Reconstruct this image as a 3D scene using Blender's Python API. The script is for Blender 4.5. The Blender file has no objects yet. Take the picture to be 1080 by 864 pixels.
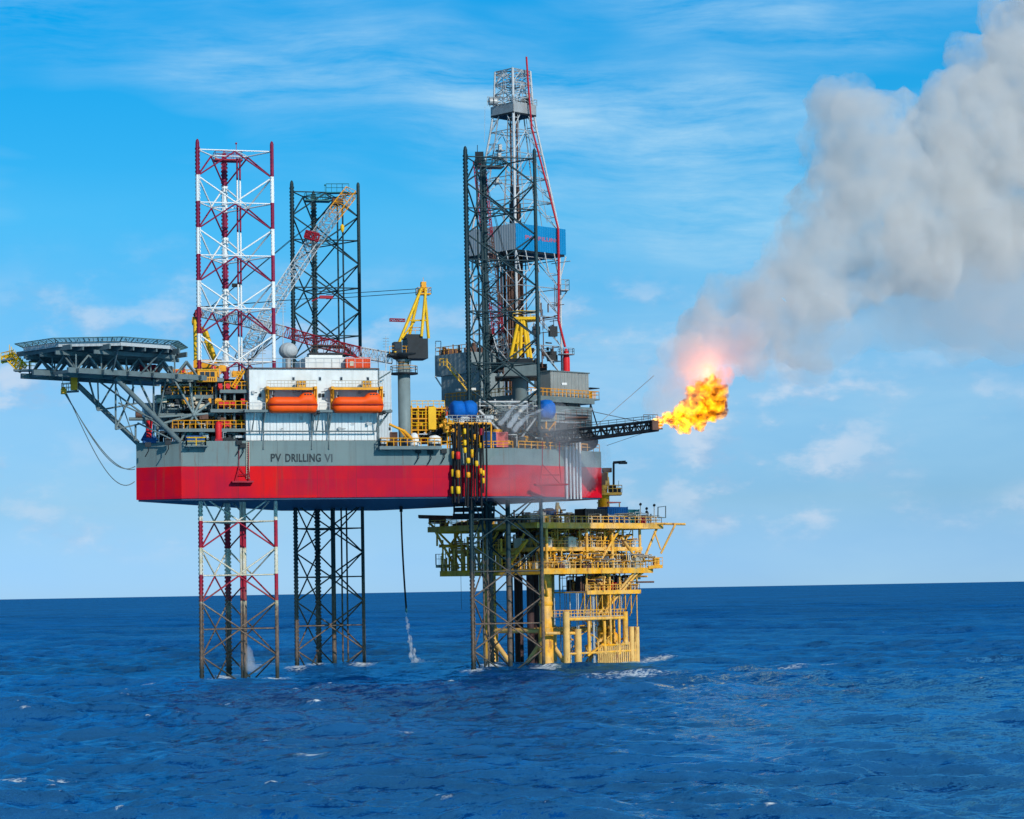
import bpy, bmesh, math, random
import numpy as np
from mathutils import Vector, Matrix, noise
rad = math.radians
random.seed(7)
scn = bpy.context.scene
col = scn.collection

# ------------------------------------------------------------------ camera
FPX, CAMZ = 2620.0, 13.0
PITCH, ROLL = math.atan(190.5 / FPX), math.atan(19 / 1080)
_f = Vector((0, math.cos(PITCH), math.sin(PITCH)))
_u0 = Vector((0, -math.sin(PITCH), math.cos(PITCH)))
_r0 = Vector((1, 0, 0))
_r = _r0 * math.cos(ROLL) - _u0 * math.sin(ROLL)
_u = _u0 * math.cos(ROLL) + _r0 * math.sin(ROLL)
EYE = Vector((0, 0, CAMZ))
cam_d = bpy.data.cameras.new('camera')
cam_d.sensor_width = 36
cam_d.lens = 36 * FPX / 1080
cam_d.clip_start, cam_d.clip_end = 1, 200000
cam = bpy.data.objects.new('camera', cam_d)
cam.matrix_world = Matrix(((_r.x, _u.x, -_f.x, 0), (_r.y, _u.y, -_f.y, 0), (_r.z, _u.z, -_f.z, CAMZ), (0, 0, 0, 1)))
col.objects.link(cam)
scn.camera = cam

# ------------------------------------------------------------------ light
SUN_EL, SUN_AZ = 26.0, 146.0          # azimuth clockwise from +Y: behind the camera, over its right shoulder
sd = Vector((math.sin(rad(SUN_AZ)) * math.cos(rad(SUN_EL)), math.cos(rad(SUN_AZ)) * math.cos(rad(SUN_EL)), math.sin(rad(SUN_EL))))
sun_d = bpy.data.lights.new('sun', 'SUN')
sun_d.energy, sun_d.angle, sun_d.color = 3.7, rad(0.5), (1, 0.95, 0.87)
sun = bpy.data.objects.new('sun', sun_d)
sun.rotation_euler = (-sd).to_track_quat('-Z', 'Y').to_euler()
sun.location = (0, 0, 200)
col.objects.link(sun)

scn.render.engine = 'CYCLES'
scn.cycles.use_denoising = True
scn.cycles.max_bounces = 6
scn.cycles.volume_bounces = 5
scn.cycles.transparent_max_bounces = 12
scn.cycles.sample_clamp_indirect = 4
scn.view_settings.view_transform = 'Standard'
scn.view_settings.look = 'None'
scn.view_settings.exposure = 0.0
scn.view_settings.gamma = 1

FLAME_W = 4000
SMOKE_D, SMOKE_C, SMOKE_STEP = 0.21, (.935, .912, .885), 0.7

# ------------------------------------------------------------------ node helper
class NT:
    def __init__(s, tree):
        s.t = tree
        s.n = tree.nodes
        s.n.clear()
    def add(s, typ, ins=None, **kw):
        n = s.n.new(typ)
        for k, v in kw.items():
            setattr(n, k, v)
        if ins:
            for k, v in ins.items():
                sock = n.inputs[k]
                if isinstance(v, bpy.types.NodeSocket):
                    s.t.links.new(v, sock)
                else:
                    sock.default_value = v
        return n
    def m(s, op, a, b=None, c=None, clamp=False):
        n = s.n.new('ShaderNodeMath')
        n.operation = op
        n.use_clamp = clamp
        for i, v in enumerate((a, b, c)):
            if v is None:
                continue
            if isinstance(v, bpy.types.NodeSocket):
                s.t.links.new(v, n.inputs[i])
            else:
                n.inputs[i].default_value = v
        return n.outputs[0]
    def mr(s, v, a, b, c=0.0, d=1.0, interp='LINEAR'):
        n = s.n.new('ShaderNodeMapRange')
        n.interpolation_type = interp
        s.t.links.new(v, n.inputs[0])
        for i, x in enumerate((a, b, c, d)):
            n.inputs[1 + i].default_value = x
        return n.outputs[0]
    def mix(s, f, a, b, blend='MIX'):
        n = s.n.new('ShaderNodeMix')
        n.data_type = 'RGBA'
        n.blend_type = blend
        for sock, v in ((n.inputs[0], f), (n.inputs[6], a), (n.inputs[7], b)):
            if isinstance(v, bpy.types.NodeSocket):
                s.t.links.new(v, sock)
            elif isinstance(v, (int, float)):
                sock.default_value = v
            else:
                sock.default_value = (v[0], v[1], v[2], 1)
        return n.outputs[2]
    def noise(s, vec, scale, detail=4, rough=0.55, dim='3D'):
        n = s.n.new('ShaderNodeTexNoise')
        n.noise_dimensions = dim
        if vec is not None:
            s.t.links.new(vec, n.inputs['Vector'])
        n.inputs['Scale'].default_value = scale
        n.inputs['Detail'].default_value = detail
        n.inputs['Roughness'].default_value = rough
        return n.outputs[0]
    def scale(s, vec, sc, off=(0, 0, 0)):
        n = s.n.new('ShaderNodeMapping')
        s.t.links.new(vec, n.inputs[0])
        n.inputs['Scale'].default_value = sc
        n.inputs['Location'].default_value = off
        return n.outputs[0]
    def ramp(s, v, stops):
        n = s.n.new('ShaderNodeValToRGB')
        e = n.color_ramp.elements
        while len(e) < len(stops):
            e.new(0.5)
        for el, (p, c) in zip(e, stops):
            el.position = p
            el.color = (c[0], c[1], c[2], 1)
        s.t.links.new(v, n.inputs[0])
        return n.outputs[0]
    def link(s, a, b):
        s.t.links.new(a, b)

# ------------------------------------------------------------------ sky
def make_world():
    w = bpy.data.worlds.new('World')
    scn.world = w
    w.use_nodes = True
    t = NT(w.node_tree)
    tc = t.add('ShaderNodeTexCoord').outputs['Generated']
    sep = t.add('ShaderNodeSeparateXYZ', {0: tc})
    x, y, z = sep.outputs
    zz = t.m('ABSOLUTE', z)
    # steeper air: the pale band over the horizon is thin on this clear tropical day
    z2 = t.m('ADD', t.m('MULTIPLY', zz, 3.1), 0.045)
    vec = t.add('ShaderNodeCombineXYZ', {0: x, 1: y, 2: z2}).outputs[0]
    vec = t.add('ShaderNodeVectorMath', {0: vec}, operation='NORMALIZE').outputs[0]
    sky = t.add('ShaderNodeTexSky', sky_type='NISHITA')
    sky.sun_disc = False
    sky.sun_elevation, sky.sun_rotation = rad(SUN_EL), rad(SUN_AZ)
    sky.air_density, sky.dust_density, sky.ozone_density = 1.0, 0.3, 2.0
    t.link(vec, sky.inputs[0])
    # deep azure grade of the air above the horizon, easing back to the plain sky overhead
    grade = t.ramp(zz, [(p, tuple(v / 3.4 for v in c)) for p, c in GRADE])
    hs = t.mix(1.0, sky.outputs[0], grade, 'MULTIPLY')
    hs = t.add('ShaderNodeVectorMath', {0: hs, 3: 3.4}, operation='SCALE').outputs[0]
    # clouds: coordinates in azimuth / elevation of the sky itself
    az = t.m('ARCTAN2', x, y)
    cv = t.add('ShaderNodeCombineXYZ', {0: az, 1: zz, 2: 0.0}).outputs[0]
    # thin wind-drawn cirrus, long soft streaks with finer fibres inside
    warp = t.noise(t.scale(cv, (4, 9, 1), (8.0, 2.0, 0)), 1.0, 3, 0.5)
    wv = t.add('ShaderNodeCombineXYZ', {0: az, 1: t.m('ADD', zz, t.m('MULTIPLY', t.m('SUBTRACT', warp, 0.5), 0.05)), 2: 0.0}).outputs[0]
    w1 = t.noise(t.scale(wv, (9, 62, 1), CIR_OFF), 1.0, 8, 0.66)
    w2 = t.noise(t.scale(wv, (4.5, 17, 1), CIR_OFF2), 1.0, 3, 0.5)
    cir = t.m('MULTIPLY', t.mr(w1, 0.34, 0.74), t.mr(w2, 0.43, 0.66), clamp=True)
    cir = t.m('MULTIPLY', cir, t.mr(zz, 0.05, 0.13), clamp=True)
    # small soft cumulus, low and broken
    c1 = t.noise(t.scale(cv, (26, 48, 1), CUM_OFF), 1.0, 7, 0.58)
    c2 = t.noise(t.scale(cv, (9, 16, 1), CUM_OFF2), 1.0, 2, 0.5)
    band = t.m('MULTIPLY', t.mr(zz, 0.010, 0.03, interp='SMOOTHSTEP'), t.mr(zz, 0.155, 0.09, interp='SMOOTHSTEP'))
    cum = t.m('MULTIPLY', t.m('MULTIPLY', t.mr(c1, 0.45, 0.66, interp='SMOOTHSTEP'), t.mr(c2, 0.39, 0.58)), band, clamp=True)
    veil = t.m('MULTIPLY', t.mr(t.noise(t.scale(cv, (5, 13, 1), (5.2, 3.3, 0)), 1.0, 5, 0.55), 0.36, 0.70), t.mr(zz, 0.17, 0.05), clamp=True)
    a = t.mix(t.m('MULTIPLY', veil, 0.65), hs, VEIL)
    a = t.mix(t.m('MULTIPLY', cir, 0.95), a, CLOUD)
    # sunlit tops and blue-grey undersides: the same puff sampled a little lower
    c3 = t.noise(t.scale(cv, (26, 48, 1), tuple(CUM_OFF[i] + (-.25, .35, 0)[i] for i in range(3))), 1.0, 7, 0.58)
    grey = t.mix(t.mr(t.m('SUBTRACT', c1, c3), -0.07, 0.09), CUM_D, CUM_L)
    a = t.mix(t.m('MULTIPLY', cum, 0.72), a, grey)
    bg = t.add('ShaderNodeBackground', {0: a, 1: SKY_STR})
    out = t.add('ShaderNodeOutputWorld', {0: bg.outputs[0]})
SKY_STR = 0.10
CIR_OFF, CIR_OFF2, CUM_OFF, CUM_OFF2 = (5.1, 0.6, 0), (9.1, 4.2, 0), (3.7, 4.0, 0), (4.7, 6.0, 0)
GRADE = [(0.0, (0.46, 0.70, 1.22)), (0.012, (0.56, 0.80, 1.18)), (0.035, (0.78, 1.02, 1.13)), (0.085, (0.95, 1.60, 1.70)), (0.15, (0.45, 2.32, 2.50)), (0.235, (0.02, 2.52, 3.20)), (0.42, (0.9, 1.5, 1.6)), (0.7, (1.5, 1.5, 1.35))]
VEIL, CLOUD = (4.1, 6.7, 8.6), (4.7, 7.4, 9.3)
CUM_D, CUM_L = (3.6, 5.3, 7.6), (6.2, 7.2, 8.6)
make_world()

# ------------------------------------------------------------------ materials
def new_mat(name):
    m = bpy.data.materials.new(name)
    m.use_nodes = True
    return m, NT(m.node_tree)

def paint(name, c, rough=0.5, var=0.18, rust=0.0, rustcol=(0.10, 0.04, 0.018), metal=0.0, scale=0.6, ribs=None, dirt=0.25, alt=None):
    """weathered marine paint: blotchy tone, vertical run-off dirt, patches of rust"""
    m, t = new_mat(name)
    pos = t.add('ShaderNodeNewGeometry').outputs['Position']
    n1 = t.noise(pos, scale, 5, 0.6)
    k = t.mr(n1, 0.3, 0.7, 1 - var, 1 + var)
    if alt: c_ = t.mix(t.mr(t.noise(t.scale(pos, (1, 1, 1), (9, 4, 2)), 0.45, 6, 0.65), 0.40, 0.62), c, alt)
    else: c_ = c
    base = t.mix(1.0, c_, t.add('ShaderNodeCombineColor', {0: k, 1: k, 2: k}).outputs[0], 'MULTIPLY')
    streak = t.noise(t.scale(pos, (1.6, 1.6, 0.12)), 1.0, 5, 0.6)
    base = t.mix(t.m('MULTIPLY', t.mr(streak, 0.55, 0.75), dirt, clamp=True), base, tuple(x * 0.45 + 0.01 for x in c))
    if rust > 0:
        n3 = t.noise(t.scale(pos, (1, 1, 0.35)), 1.1, 7, 0.68)
        f = t.mr(n3, 0.72 - rust * 0.35, 0.80 - rust * 0.30)
        base = t.mix(t.m('MULTIPLY', f, 0.85, clamp=True), base, rustcol)
    b = t.add('ShaderNodeBsdfPrincipled', {'Base Color': base, 'Roughness': rough, 'Metallic': metal, 'Specular IOR Level': 0.18})
    if ribs:
        d = t.add('ShaderNodeVectorMath', {0: pos, 1: ribs[0]}, operation='DOT_PRODUCT').outputs['Value']
        s = t.m('SINE', t.m('MULTIPLY', d, 2 * math.pi / ribs[1]))
        h = t.mr(s, -0.4, 0.4)
        bm = t.add('ShaderNodeBump', {'Height': h, 'Strength': 1.0, 'Distance': ribs[2]})
        t.link(bm.outputs[0], b.inputs['Normal'])
    t.add('ShaderNodeOutputMaterial', {0: b.outputs[0]})
    return m

A1 = rad(14.6)
E1 = Vector((math.cos(A1), math.sin(A1), 0))     # along the long side of the hull
E2 = Vector((-math.sin(A1), math.cos(A1), 0))    # inboard
A2 = rad(44.6)
U = Vector((math.cos(A2), math.sin(A2), 0))      # aft, the rig's centre line
V = Vector((math.sin(A2), -math.cos(A2), 0))     # to the right and towards the camera
Z = Vector((0, 0, 1))
B0 = Vector((-52, 389, 0))

M = {}
M['grey'] = paint('grey_deck_paint', (0.125, 0.165, 0.17), 0.5, 0.15, 0.12)
M['topside'] = paint('topside_grey', (0.175, 0.225, 0.235), 0.45, 0.10, 0.10, dirt=0.35)
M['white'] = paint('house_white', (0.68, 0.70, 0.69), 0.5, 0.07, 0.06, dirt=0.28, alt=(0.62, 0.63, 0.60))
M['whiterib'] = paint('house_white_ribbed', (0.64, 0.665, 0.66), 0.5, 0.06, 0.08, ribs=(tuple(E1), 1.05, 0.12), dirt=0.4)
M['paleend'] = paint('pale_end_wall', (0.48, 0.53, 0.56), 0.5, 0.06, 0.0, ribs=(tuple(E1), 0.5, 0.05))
M['yellow'] = paint('safety_yellow', (0.74, 0.43, 0.015), 0.45, 0.15, 0.10)
M['deepyellow'] = paint('orange_yellow', (0.70, 0.30, 0.015), 0.45, 0.2, 0.18)
M['orange'] = paint('lifeboat_orange', (0.86, 0.088, 0.006), 0.5, 0.10, 0.0, dirt=0.3)
M['cont_orange'] = paint('container_orange', (0.70, 0.07, 0.012), 0.5, 0.1, 0.05)
M['red'] = paint('signal_red', (0.60, 0.018, 0.025), 0.45, 0.12, 0.03)
M['darkred2'] = paint('vent_red', (0.42, 0.014, 0.028), 0.5, 0.12, 0.05)
M['darkred'] = paint('dull_red', (0.30, 0.015, 0.03), 0.55, 0.15, 0.1)
M['pink'] = paint('faded_red', (0.62, 0.16, 0.15), 0.6, 0.1, 0.05)
M['blue'] = paint('tarpaulin_blue', (0.001, 0.105, 0.42), 0.75, 0.12, 0.0)
M['contblue'] = paint('container_blue', (0.004, 0.060, 0.20), 0.5, 0.12, 0.05)
M['teal'] = paint('teal_green', (0.02, 0.14, 0.16), 0.5, 0.12, 0.05)
M['windblue'] = paint('windwall_blue', (0.003, 0.19, 0.42), 0.45, 0.05, 0.0, ribs=(tuple(U), 0.6, 0.03))
M['windgrey'] = paint('windwall_grey', (0.40, 0.43, 0.44), 0.5, 0.06, 0.0, ribs=(tuple(V), 0.6, 0.03))
M['steel'] = paint('galvanised_steel', (0.33, 0.34, 0.34), 0.45, 0.15, 0.12, metal=0.2)
M['lightsteel'] = paint('pale_galvanised', (0.46, 0.48, 0.49), 0.45, 0.12, 0.08)
M['dark'] = paint('dark_machinery', (0.014, 0.019, 0.024), 0.5, 0.3, 0.1)
M['black'] = paint('black_rubber', (0.012, 0.013, 0.015), 0.6, 0.2)
M['brown'] = paint('rusty_brown', (0.12, 0.062, 0.045), 0.65, 0.3, 0.3)
M['legdark'] = paint('leg_dark', (0.012, 0.034, 0.042), 0.4, 0.25, 0.10)
M['helidark'] = paint('helideck_grey', (0.105, 0.145, 0.155), 0.5, 0.2, 0.12)
M['bottom'] = paint('bottom_blue', (0.035, 0.072, 0.13), 0.5, 0.2, 0.0)
M['window'] = paint('window_dark', (0.03, 0.04, 0.05), 0.15, 0.1, 0)
M['platyel'] = paint('platform_yellow', (0.76, 0.375, 0.030), 0.5, 0.24, 0.46, rustcol=(0.24, 0.08, 0.03), alt=(0.66, 0.40, 0.14), dirt=0.5)
M['platdeep'] = paint('platform_deep_yellow', (0.77, 0.335, 0.008), 0.5, 0.2, 0.44, rustcol=(0.26, 0.09, 0.03), alt=(0.60, 0.36, 0.08), dirt=0.5)
M['platwood'] = paint('fender_tan', (0.68, 0.41, 0.13), 0.6, 0.2, 0.38, rustcol=(0.28, 0.10, 0.03))
M['platgrey'] = paint('platform_grey', (0.34, 0.33, 0.28), 0.55, 0.25, 0.2)
M['conductor'] = paint('conductor_brown', (0.06, 0.035, 0.035), 0.6, 0.25, 0.35)
M['corr'] = paint('corrugated_grey', (0.24, 0.26, 0.25), 0.5, 0.1, 0.08, ribs=(tuple(U), 0.9, 0.10))
M['house'] = paint('module_grey', (0.20, 0.25, 0.265), 0.5, 0.1, 0.08, ribs=(tuple(V), 1.1, 0.06))
M['beige'] = paint('beige_paint', (0.52, 0.45, 0.34), 0.55, 0.15, 0.08)
M['net'] = paint('safety_net', (0.10, 0.19, 0.19), 0.7, 0.2)
M['letter'] = paint('lettering_black', (0.018, 0.03, 0.036), 0.5, 0.1)
M['letter_lt'] = paint('lettering_faded', (0.055, 0.075, 0.085), 0.5, 0.1)
M['redletter'] = paint('lettering_red', (0.34, 0.10, 0.16), 0.5, 0.1)

def shell_paint(name, ca, cb, cs, rust):
    m, t = new_mat(name)
    pos = t.add('ShaderNodeNewGeometry').outputs['Position']
    s = t.add('ShaderNodeVectorMath', {0: pos, 1: tuple(E1)}, operation='DOT_PRODUCT').outputs['Value']
    z = t.add('ShaderNodeSeparateXYZ', {0: pos}).outputs[2]
    # plates of the shell, each weathered to its own shade
    pv = t.add('ShaderNodeCombineXYZ', {0: t.m('FLOOR', t.m('DIVIDE', s, 6.3)), 1: t.m('FLOOR', t.m('DIVIDE', z, 2.6)), 2: 0.0}).outputs[0]
    pl = t.add('ShaderNodeTexWhiteNoise', {'Vector': pv}).outputs['Value']
    n1 = t.noise(pos, 0.09, 4, 0.55)
    f = t.m('ADD', t.mr(n1, 0.36, 0.64), t.m('MULTIPLY', t.m('SUBTRACT', pl, 0.5), 0.35), clamp=True)
    base = t.mix(f, ca, cb)
    n2 = t.noise(t.scale(pos, (1.2, 1.2, 0.10)), 1.0, 6, 0.6)
    base = t.mix(t.m('MULTIPLY', t.mr(n2, 0.52, 0.78), 0.5, clamp=True), base, cs)
    sm = t.m('ABSOLUTE', t.m('SUBTRACT', t.m('FRACT', t.m('DIVIDE', s, 6.3)), 0.5))
    base = t.mix(t.m('MULTIPLY', t.m('GREATER_THAN', sm, 0.490), 0.5), base, cs)
    n4 = t.noise(t.scale(pos, (0.9, 0.9, 0.07), (3, 1, 0)), 1.0, 7, 0.7)
    n5 = t.noise(pos, 0.10, 2, 0.5)
    base = t.mix(t.m('MULTIPLY', t.mr(n4, 0.56, 0.70), t.mr(n5, 0.40, 0.62, 0, rust), clamp=True), base, (0.13, 0.055, 0.03))
    b = t.add('ShaderNodeBsdfPrincipled', {'Base Color': base, 'Roughness': 0.5, 'Specular IOR Level': 0.08})
    t.add('ShaderNodeOutputMaterial', {0: b.outputs[0]})
    return m
M['hullred'] = shell_paint('hull_red', (0.37, 0.0025, 0.028), (0.62, 0.003, 0.006), (0.20, 0.012, 0.025), 0.45)
M['topside'] = shell_paint('hull_grey', (0.135, 0.19, 0.195), (0.17, 0.225, 0.22), (0.10, 0.125, 0.125), 0.8)
M['pedgrey'] = paint('pedestal_grey', (0.17, 0.22, 0.225), 0.5, 0.12, 0.08)

def leg_paint(name, z0, bay, kind):
    """bands of red and white below each horizontal (kind 'band'), bare brown steel near the water"""
    m, t = new_mat(name)
    pos = t.add('ShaderNodeNewGeometry').outputs['Position']
    z = t.add('ShaderNodeSeparateXYZ', {0: pos}).outputs[2]
    n = t.noise(pos, 0.9, 5, 0.65)
    if kind == 'dark':
        base = t.mix(t.mr(n, 0.3, 0.7), (0.007, 0.024, 0.032), (0.02, 0.05, 0.06))
        zlow = 16.0
    else:
        fr = t.m('FRACT', t.m('MAXIMUM', t.m('DIVIDE', t.m('SUBTRACT', z0 + 0.15, z), bay), 0.01))
        isred = t.m('LESS_THAN', fr, 0.5)
        red = t.mix(t.mr(n, 0.3, 0.7), (0.15, 0.008, 0.042), (0.27, 0.013, 0.052))
        if kind == 'white':
            red = (0.72, 0.73, 0.72)
        base = t.mix(isred, (0.72, 0.73, 0.71), red)
        # below the hull the white has yellowed
        base = t.mix(t.m('MULTIPLY', t.mr(z, 30, 26), t.mr(n, 0.35, 0.6, 0.35, 0.95), clamp=True), base, t.mix(isred, (0.50, 0.43, 0.26), (0.36, 0.012, 0.03)) if kind == 'band' else (0.50, 0.43, 0.26))
        zlow = 13.0
    f = t.mr(t.m('ADD', z, t.mr(n, 0.2, 0.8, -3.5, 3.5)), zlow + 2, zlow - 3)
    rst = t.mix(t.mr(t.noise(pos, 1.7, 5, 0.7), 0.35, 0.65), (0.07, 0.06, 0.05), (0.20, 0.13, 0.09))
    base = t.mix(f, base, rst)
    wet = t.mr(z, 2.6, 1.2)
    base = t.mix(wet, base, (0.03, 0.035, 0.03))
    b = t.add('ShaderNodeBsdfPrincipled', {'Base Color': base, 'Roughness': 0.5, 'Specular IOR Level': 0.2})
    t.add('ShaderNodeOutputMaterial', {0: b.outputs[0]})
    return m

# ------------------------------------------------------------------ pixel -> world
def ray(px, py):
    return _f + _r * ((px - 540) / FPX) + _u * ((432 - py) / FPX)
def P(px, py, Y):
    d = ray(px, py)
    return EYE + d * (Y / d.y)
def plane_pt(px, py, p0, n):
    d = ray(px, py)
    return EYE + d * ((p0 - EYE).dot(n) / d.dot(n))
def FP(px, py, d):
    return plane_pt(px, py, B0 + E2 * d, E2)

# ------------------------------------------------------------------ objects
ORIG = {}
def props(o, label=None, cat=None, group=None, kind=None):
    if label: o['label'] = label
    if cat: o['category'] = cat
    if group: o['group'] = group
    if kind: o['kind'] = kind
    return o
def thing(name, loc, label, cat, group=None, kind=None):
    o = bpy.data.objects.new(name, None)
    o.empty_display_size = 0.5
    o.location = loc
    col.objects.link(o)
    ORIG[o.name] = Vector(loc)
    return props(o, label, cat, group, kind)

class MB:
    def __init__(s):
        s.v, s.f, s.sm = [], [], []
    def quadbox(s, p, ax, ay, az):
        """box from corner p along three edge vectors"""
        i = len(s.v)
        for c in range(8):
            s.v.append(p + ax * (c & 1) + ay * ((c >> 1) & 1) + az * ((c >> 2) & 1))
        fs = [(0, 2, 3, 1), (4, 5, 7, 6), (0, 1, 5, 4), (2, 6, 7, 3), (0, 4, 6, 2), (1, 3, 7, 5)]
        if ax.cross(ay).dot(az) < 0:
            fs = [tuple(reversed(q)) for q in fs]
        for q in fs:
            s.f.append(tuple(i + k for k in q)); s.sm.append(False)
        return s
    def cbox(s, c, hx, hy, hz, ex=E1, ey=E2):
        """box centred on c with half sizes along ex, ey, z"""
        return s.quadbox(c - ex * hx - ey * hy - Z * hz, ex * 2 * hx, ey * 2 * hy, Z * 2 * hz)
    def tube(s, p, q, r, n=6, r2=None, cap=True):
        p, q = Vector(p), Vector(q)
        d = q - p
        if d.length < 1e-6: return s
        d.normalize()
        a = d.orthogonal().normalized()
        if abs(d.z) > 0.999: a = Vector((1, 0, 0))
        b = d.cross(a)
        r2 = r if r2 is None else r2
        i = len(s.v)
        for k in range(n):
            t = 2 * math.pi * (k + 0.5) / n
            o = a * math.cos(t) + b * math.sin(t)
            s.v.append(p + o * r); s.v.append(q + o * r2)
        for k in range(n):
            k2 = (k + 1) % n
            s.f.append((i + 2 * k, i + 2 * k2, i + 2 * k2 + 1, i + 2 * k + 1)); s.sm.append(n > 5)
        if cap:
            j = len(s.v)
            s.v += [v.copy() for v in s.v[i:i + 2 * n]]
            s.f.append(tuple(j + 2 * k for k in reversed(range(n)))); s.sm.append(False)
            s.f.append(tuple(j + 2 * k + 1 for k in range(n))); s.sm.append(False)
        return s
    def path(s, pts, r, n=6):
        """one continuous swept tube"""
        pts = [Vector(p) for p in pts]
        i, m = len(s.v), len(pts)
        a = None
        for k, p in enumerate(pts):
            d = (pts[min(k + 1, m - 1)] - pts[max(k - 1, 0)])
            if d.length < 1e-6: d = pts[k] - pts[k - 1]
            d.normalize()
            a = d.orthogonal().normalized() if a is None else (a - d * a.dot(d)).normalized()
            b = d.cross(a)
            for j in range(n):
                t = 2 * math.pi * j / n
                s.v.append(p + a * (r * math.cos(t)) + b * (r * math.sin(t)))
        for k in range(m - 1):
            for j in range(n):
                j2 = (j + 1) % n
                s.f.append((i + k * n + j, i + k * n + j2, i + (k + 1) * n + j2, i + (k + 1) * n + j)); s.sm.append(n > 5)
        return s
    def lathe(s, c, prof, n=20):
        """prof: (radius, z offset) from bottom to top round the vertical through c"""
        i = len(s.v)
        m = len(prof)
        for k in range(n):
            t = 2 * math.pi * k / n
            for (r, z) in prof:
                s.v.append(c + Vector((r * math.cos(t), r * math.sin(t), z)))
        for k in range(n):
            k2 = (k + 1) % n
            for j in range(m - 1):
                s.f.append((i + k * m + j, i + k2 * m + j, i + k2 * m + j + 1, i + k * m + j + 1)); s.sm.append(True)
        j = len(s.v)
        s.v += [s.v[i + k * m].copy() for k in range(n)] + [s.v[i + k * m + m - 1].copy() for k in range(n)]
        s.f.append(tuple(j + k for k in reversed(range(n)))); s.sm.append(False)
        s.f.append(tuple(j + n + k for k in range(n))); s.sm.append(False)
        return s
    def prism(s, poly, z0, z1, cap=True):
        """poly counter-clockwise in plan"""
        i, n = len(s.v), len(poly)
        for (x, y) in poly:
            s.v.append(Vector((x, y, z0))); s.v.append(Vector((x, y, z1)))
        for k in range(n):
            k2 = (k + 1) % n
            s.f.append((i + 2 * k, i + 2 * k2, i + 2 * k2 + 1, i + 2 * k + 1)); s.sm.append(False)
        if cap:
            s.f.append(tuple(i + 2 * k for k in reversed(range(n)))); s.sm.append(False)
            s.f.append(tuple(i + 2 * k + 1 for k in range(n))); s.sm.append(False)
        return s
    def rail(s, pts, h=1.1, step=1.6, r=0.05, mid=True):
        pts = [Vector(p) for p in pts]
        for a, b in zip(pts[:-1], pts[1:]):
            n = max(1, int(round((b - a).length / step)))
            for k in range(n + 1):
                q = a.lerp(b, k / n)
                s.tube(q, q + Z * h, r, 4)
            s.tube(a + Z * h, b + Z * h, r, 4)
            if mid: s.tube(a + Z * h * .55, b + Z * h * .55, r * .8, 4)
        return s
    def lattice(s, p, q, w0, h0, w1, h1, n, rc, rb, side=None):
        """four-chord lattice beam from p to q; w along 'side', h across it"""
        p, q = Vector(p), Vector(q)
        d = (q - p).normalized()
        a = side.normalized() if side is not None else d.cross(Z).normalized()
        a = (a - d * a.dot(d)).normalized()
        b = a.cross(d).normalized()
        if b.z < 0: b = -b
        def pt(t, i, j):
            return p.lerp(q, t) + a * (i * (w0 + (w1 - w0) * t) / 2) + b * (j * (h0 + (h1 - h0) * t) / 2)
        cs = [(-1, -1), (1, -1), (1, 1), (-1, 1)]
        for c in cs:
            s.tube(pt(0, *c), pt(1, *c), rc, 5)
        for k in range(n):
            t0, t1 = k / n, (k + 1) / n
            for e in range(4):
                c0, c1 = cs[e], cs[(e + 1) % 4]
                s.tube(pt(t0, *c0), pt(t0, *c1), rb, 4)
                if k % 2: c0, c1 = c1, c0
                s.tube(pt(t0, *c0), pt(t1, *c1), rb, 4)
        for e in range(4):
            s.tube(pt(1, *cs[e]), pt(1, *cs[(e + 1) % 4]), rb, 4)
        return s
    def ball(s, c, r, sub=2, sc=(1, 1, 1)):
        bm = bmesh.new()
        bmesh.ops.create_icosphere(bm, subdivisions=sub, radius=r)
        i = len(s.v)
        bm.verts.ensure_lookup_table()
        for v in bm.verts:
            s.v.append(Vector(c) + Vector((v.co.x * sc[0], v.co.y * sc[1], v.co.z * sc[2])))
        for f in bm.faces:
            s.f.append(tuple(i + v.index for v in f.verts)); s.sm.append(True)
        bm.free()
        return s
    def build(s, name, mat, parent=None, label=None, kind=None):
        me = bpy.data.meshes.new(name)
        o = bpy.data.objects.new(name, me)
        off = Vector((0, 0, 0))
        if parent is not None:
            off = ORIG[parent.name]
            o.parent = parent
        me.from_pydata([tuple(v - off) for v in s.v], [], s.f)
        me.polygons.foreach_set('use_smooth', s.sm)
        me.materials.append(mat)
        me.update()
        col.objects.link(o)
        ORIG[o.name] = off
        if label: o['label'] = label
        if kind: o['kind'] = kind
        return o

def fbox(mb, x0, x1, y0, y1, d0, d1):
    """box seen between two pixel columns and rows, front face parallel to the hull side at depth d0"""
    xm, ym = (x0 + x1) / 2, (y0 + y1) / 2
    a, b = FP(x0, ym, d0), FP(x1, ym, d0)
    z0, z1 = FP(xm, y1, d0).z, FP(xm, y0, d0).z
    p = Vector((a.x, a.y, z0))
    mb.quadbox(p, E1 * (b - a).dot(E1), E2 * (d1 - d0), Z * (z1 - z0))
    return mb
def top_at(mb_root_loc): pass
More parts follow.
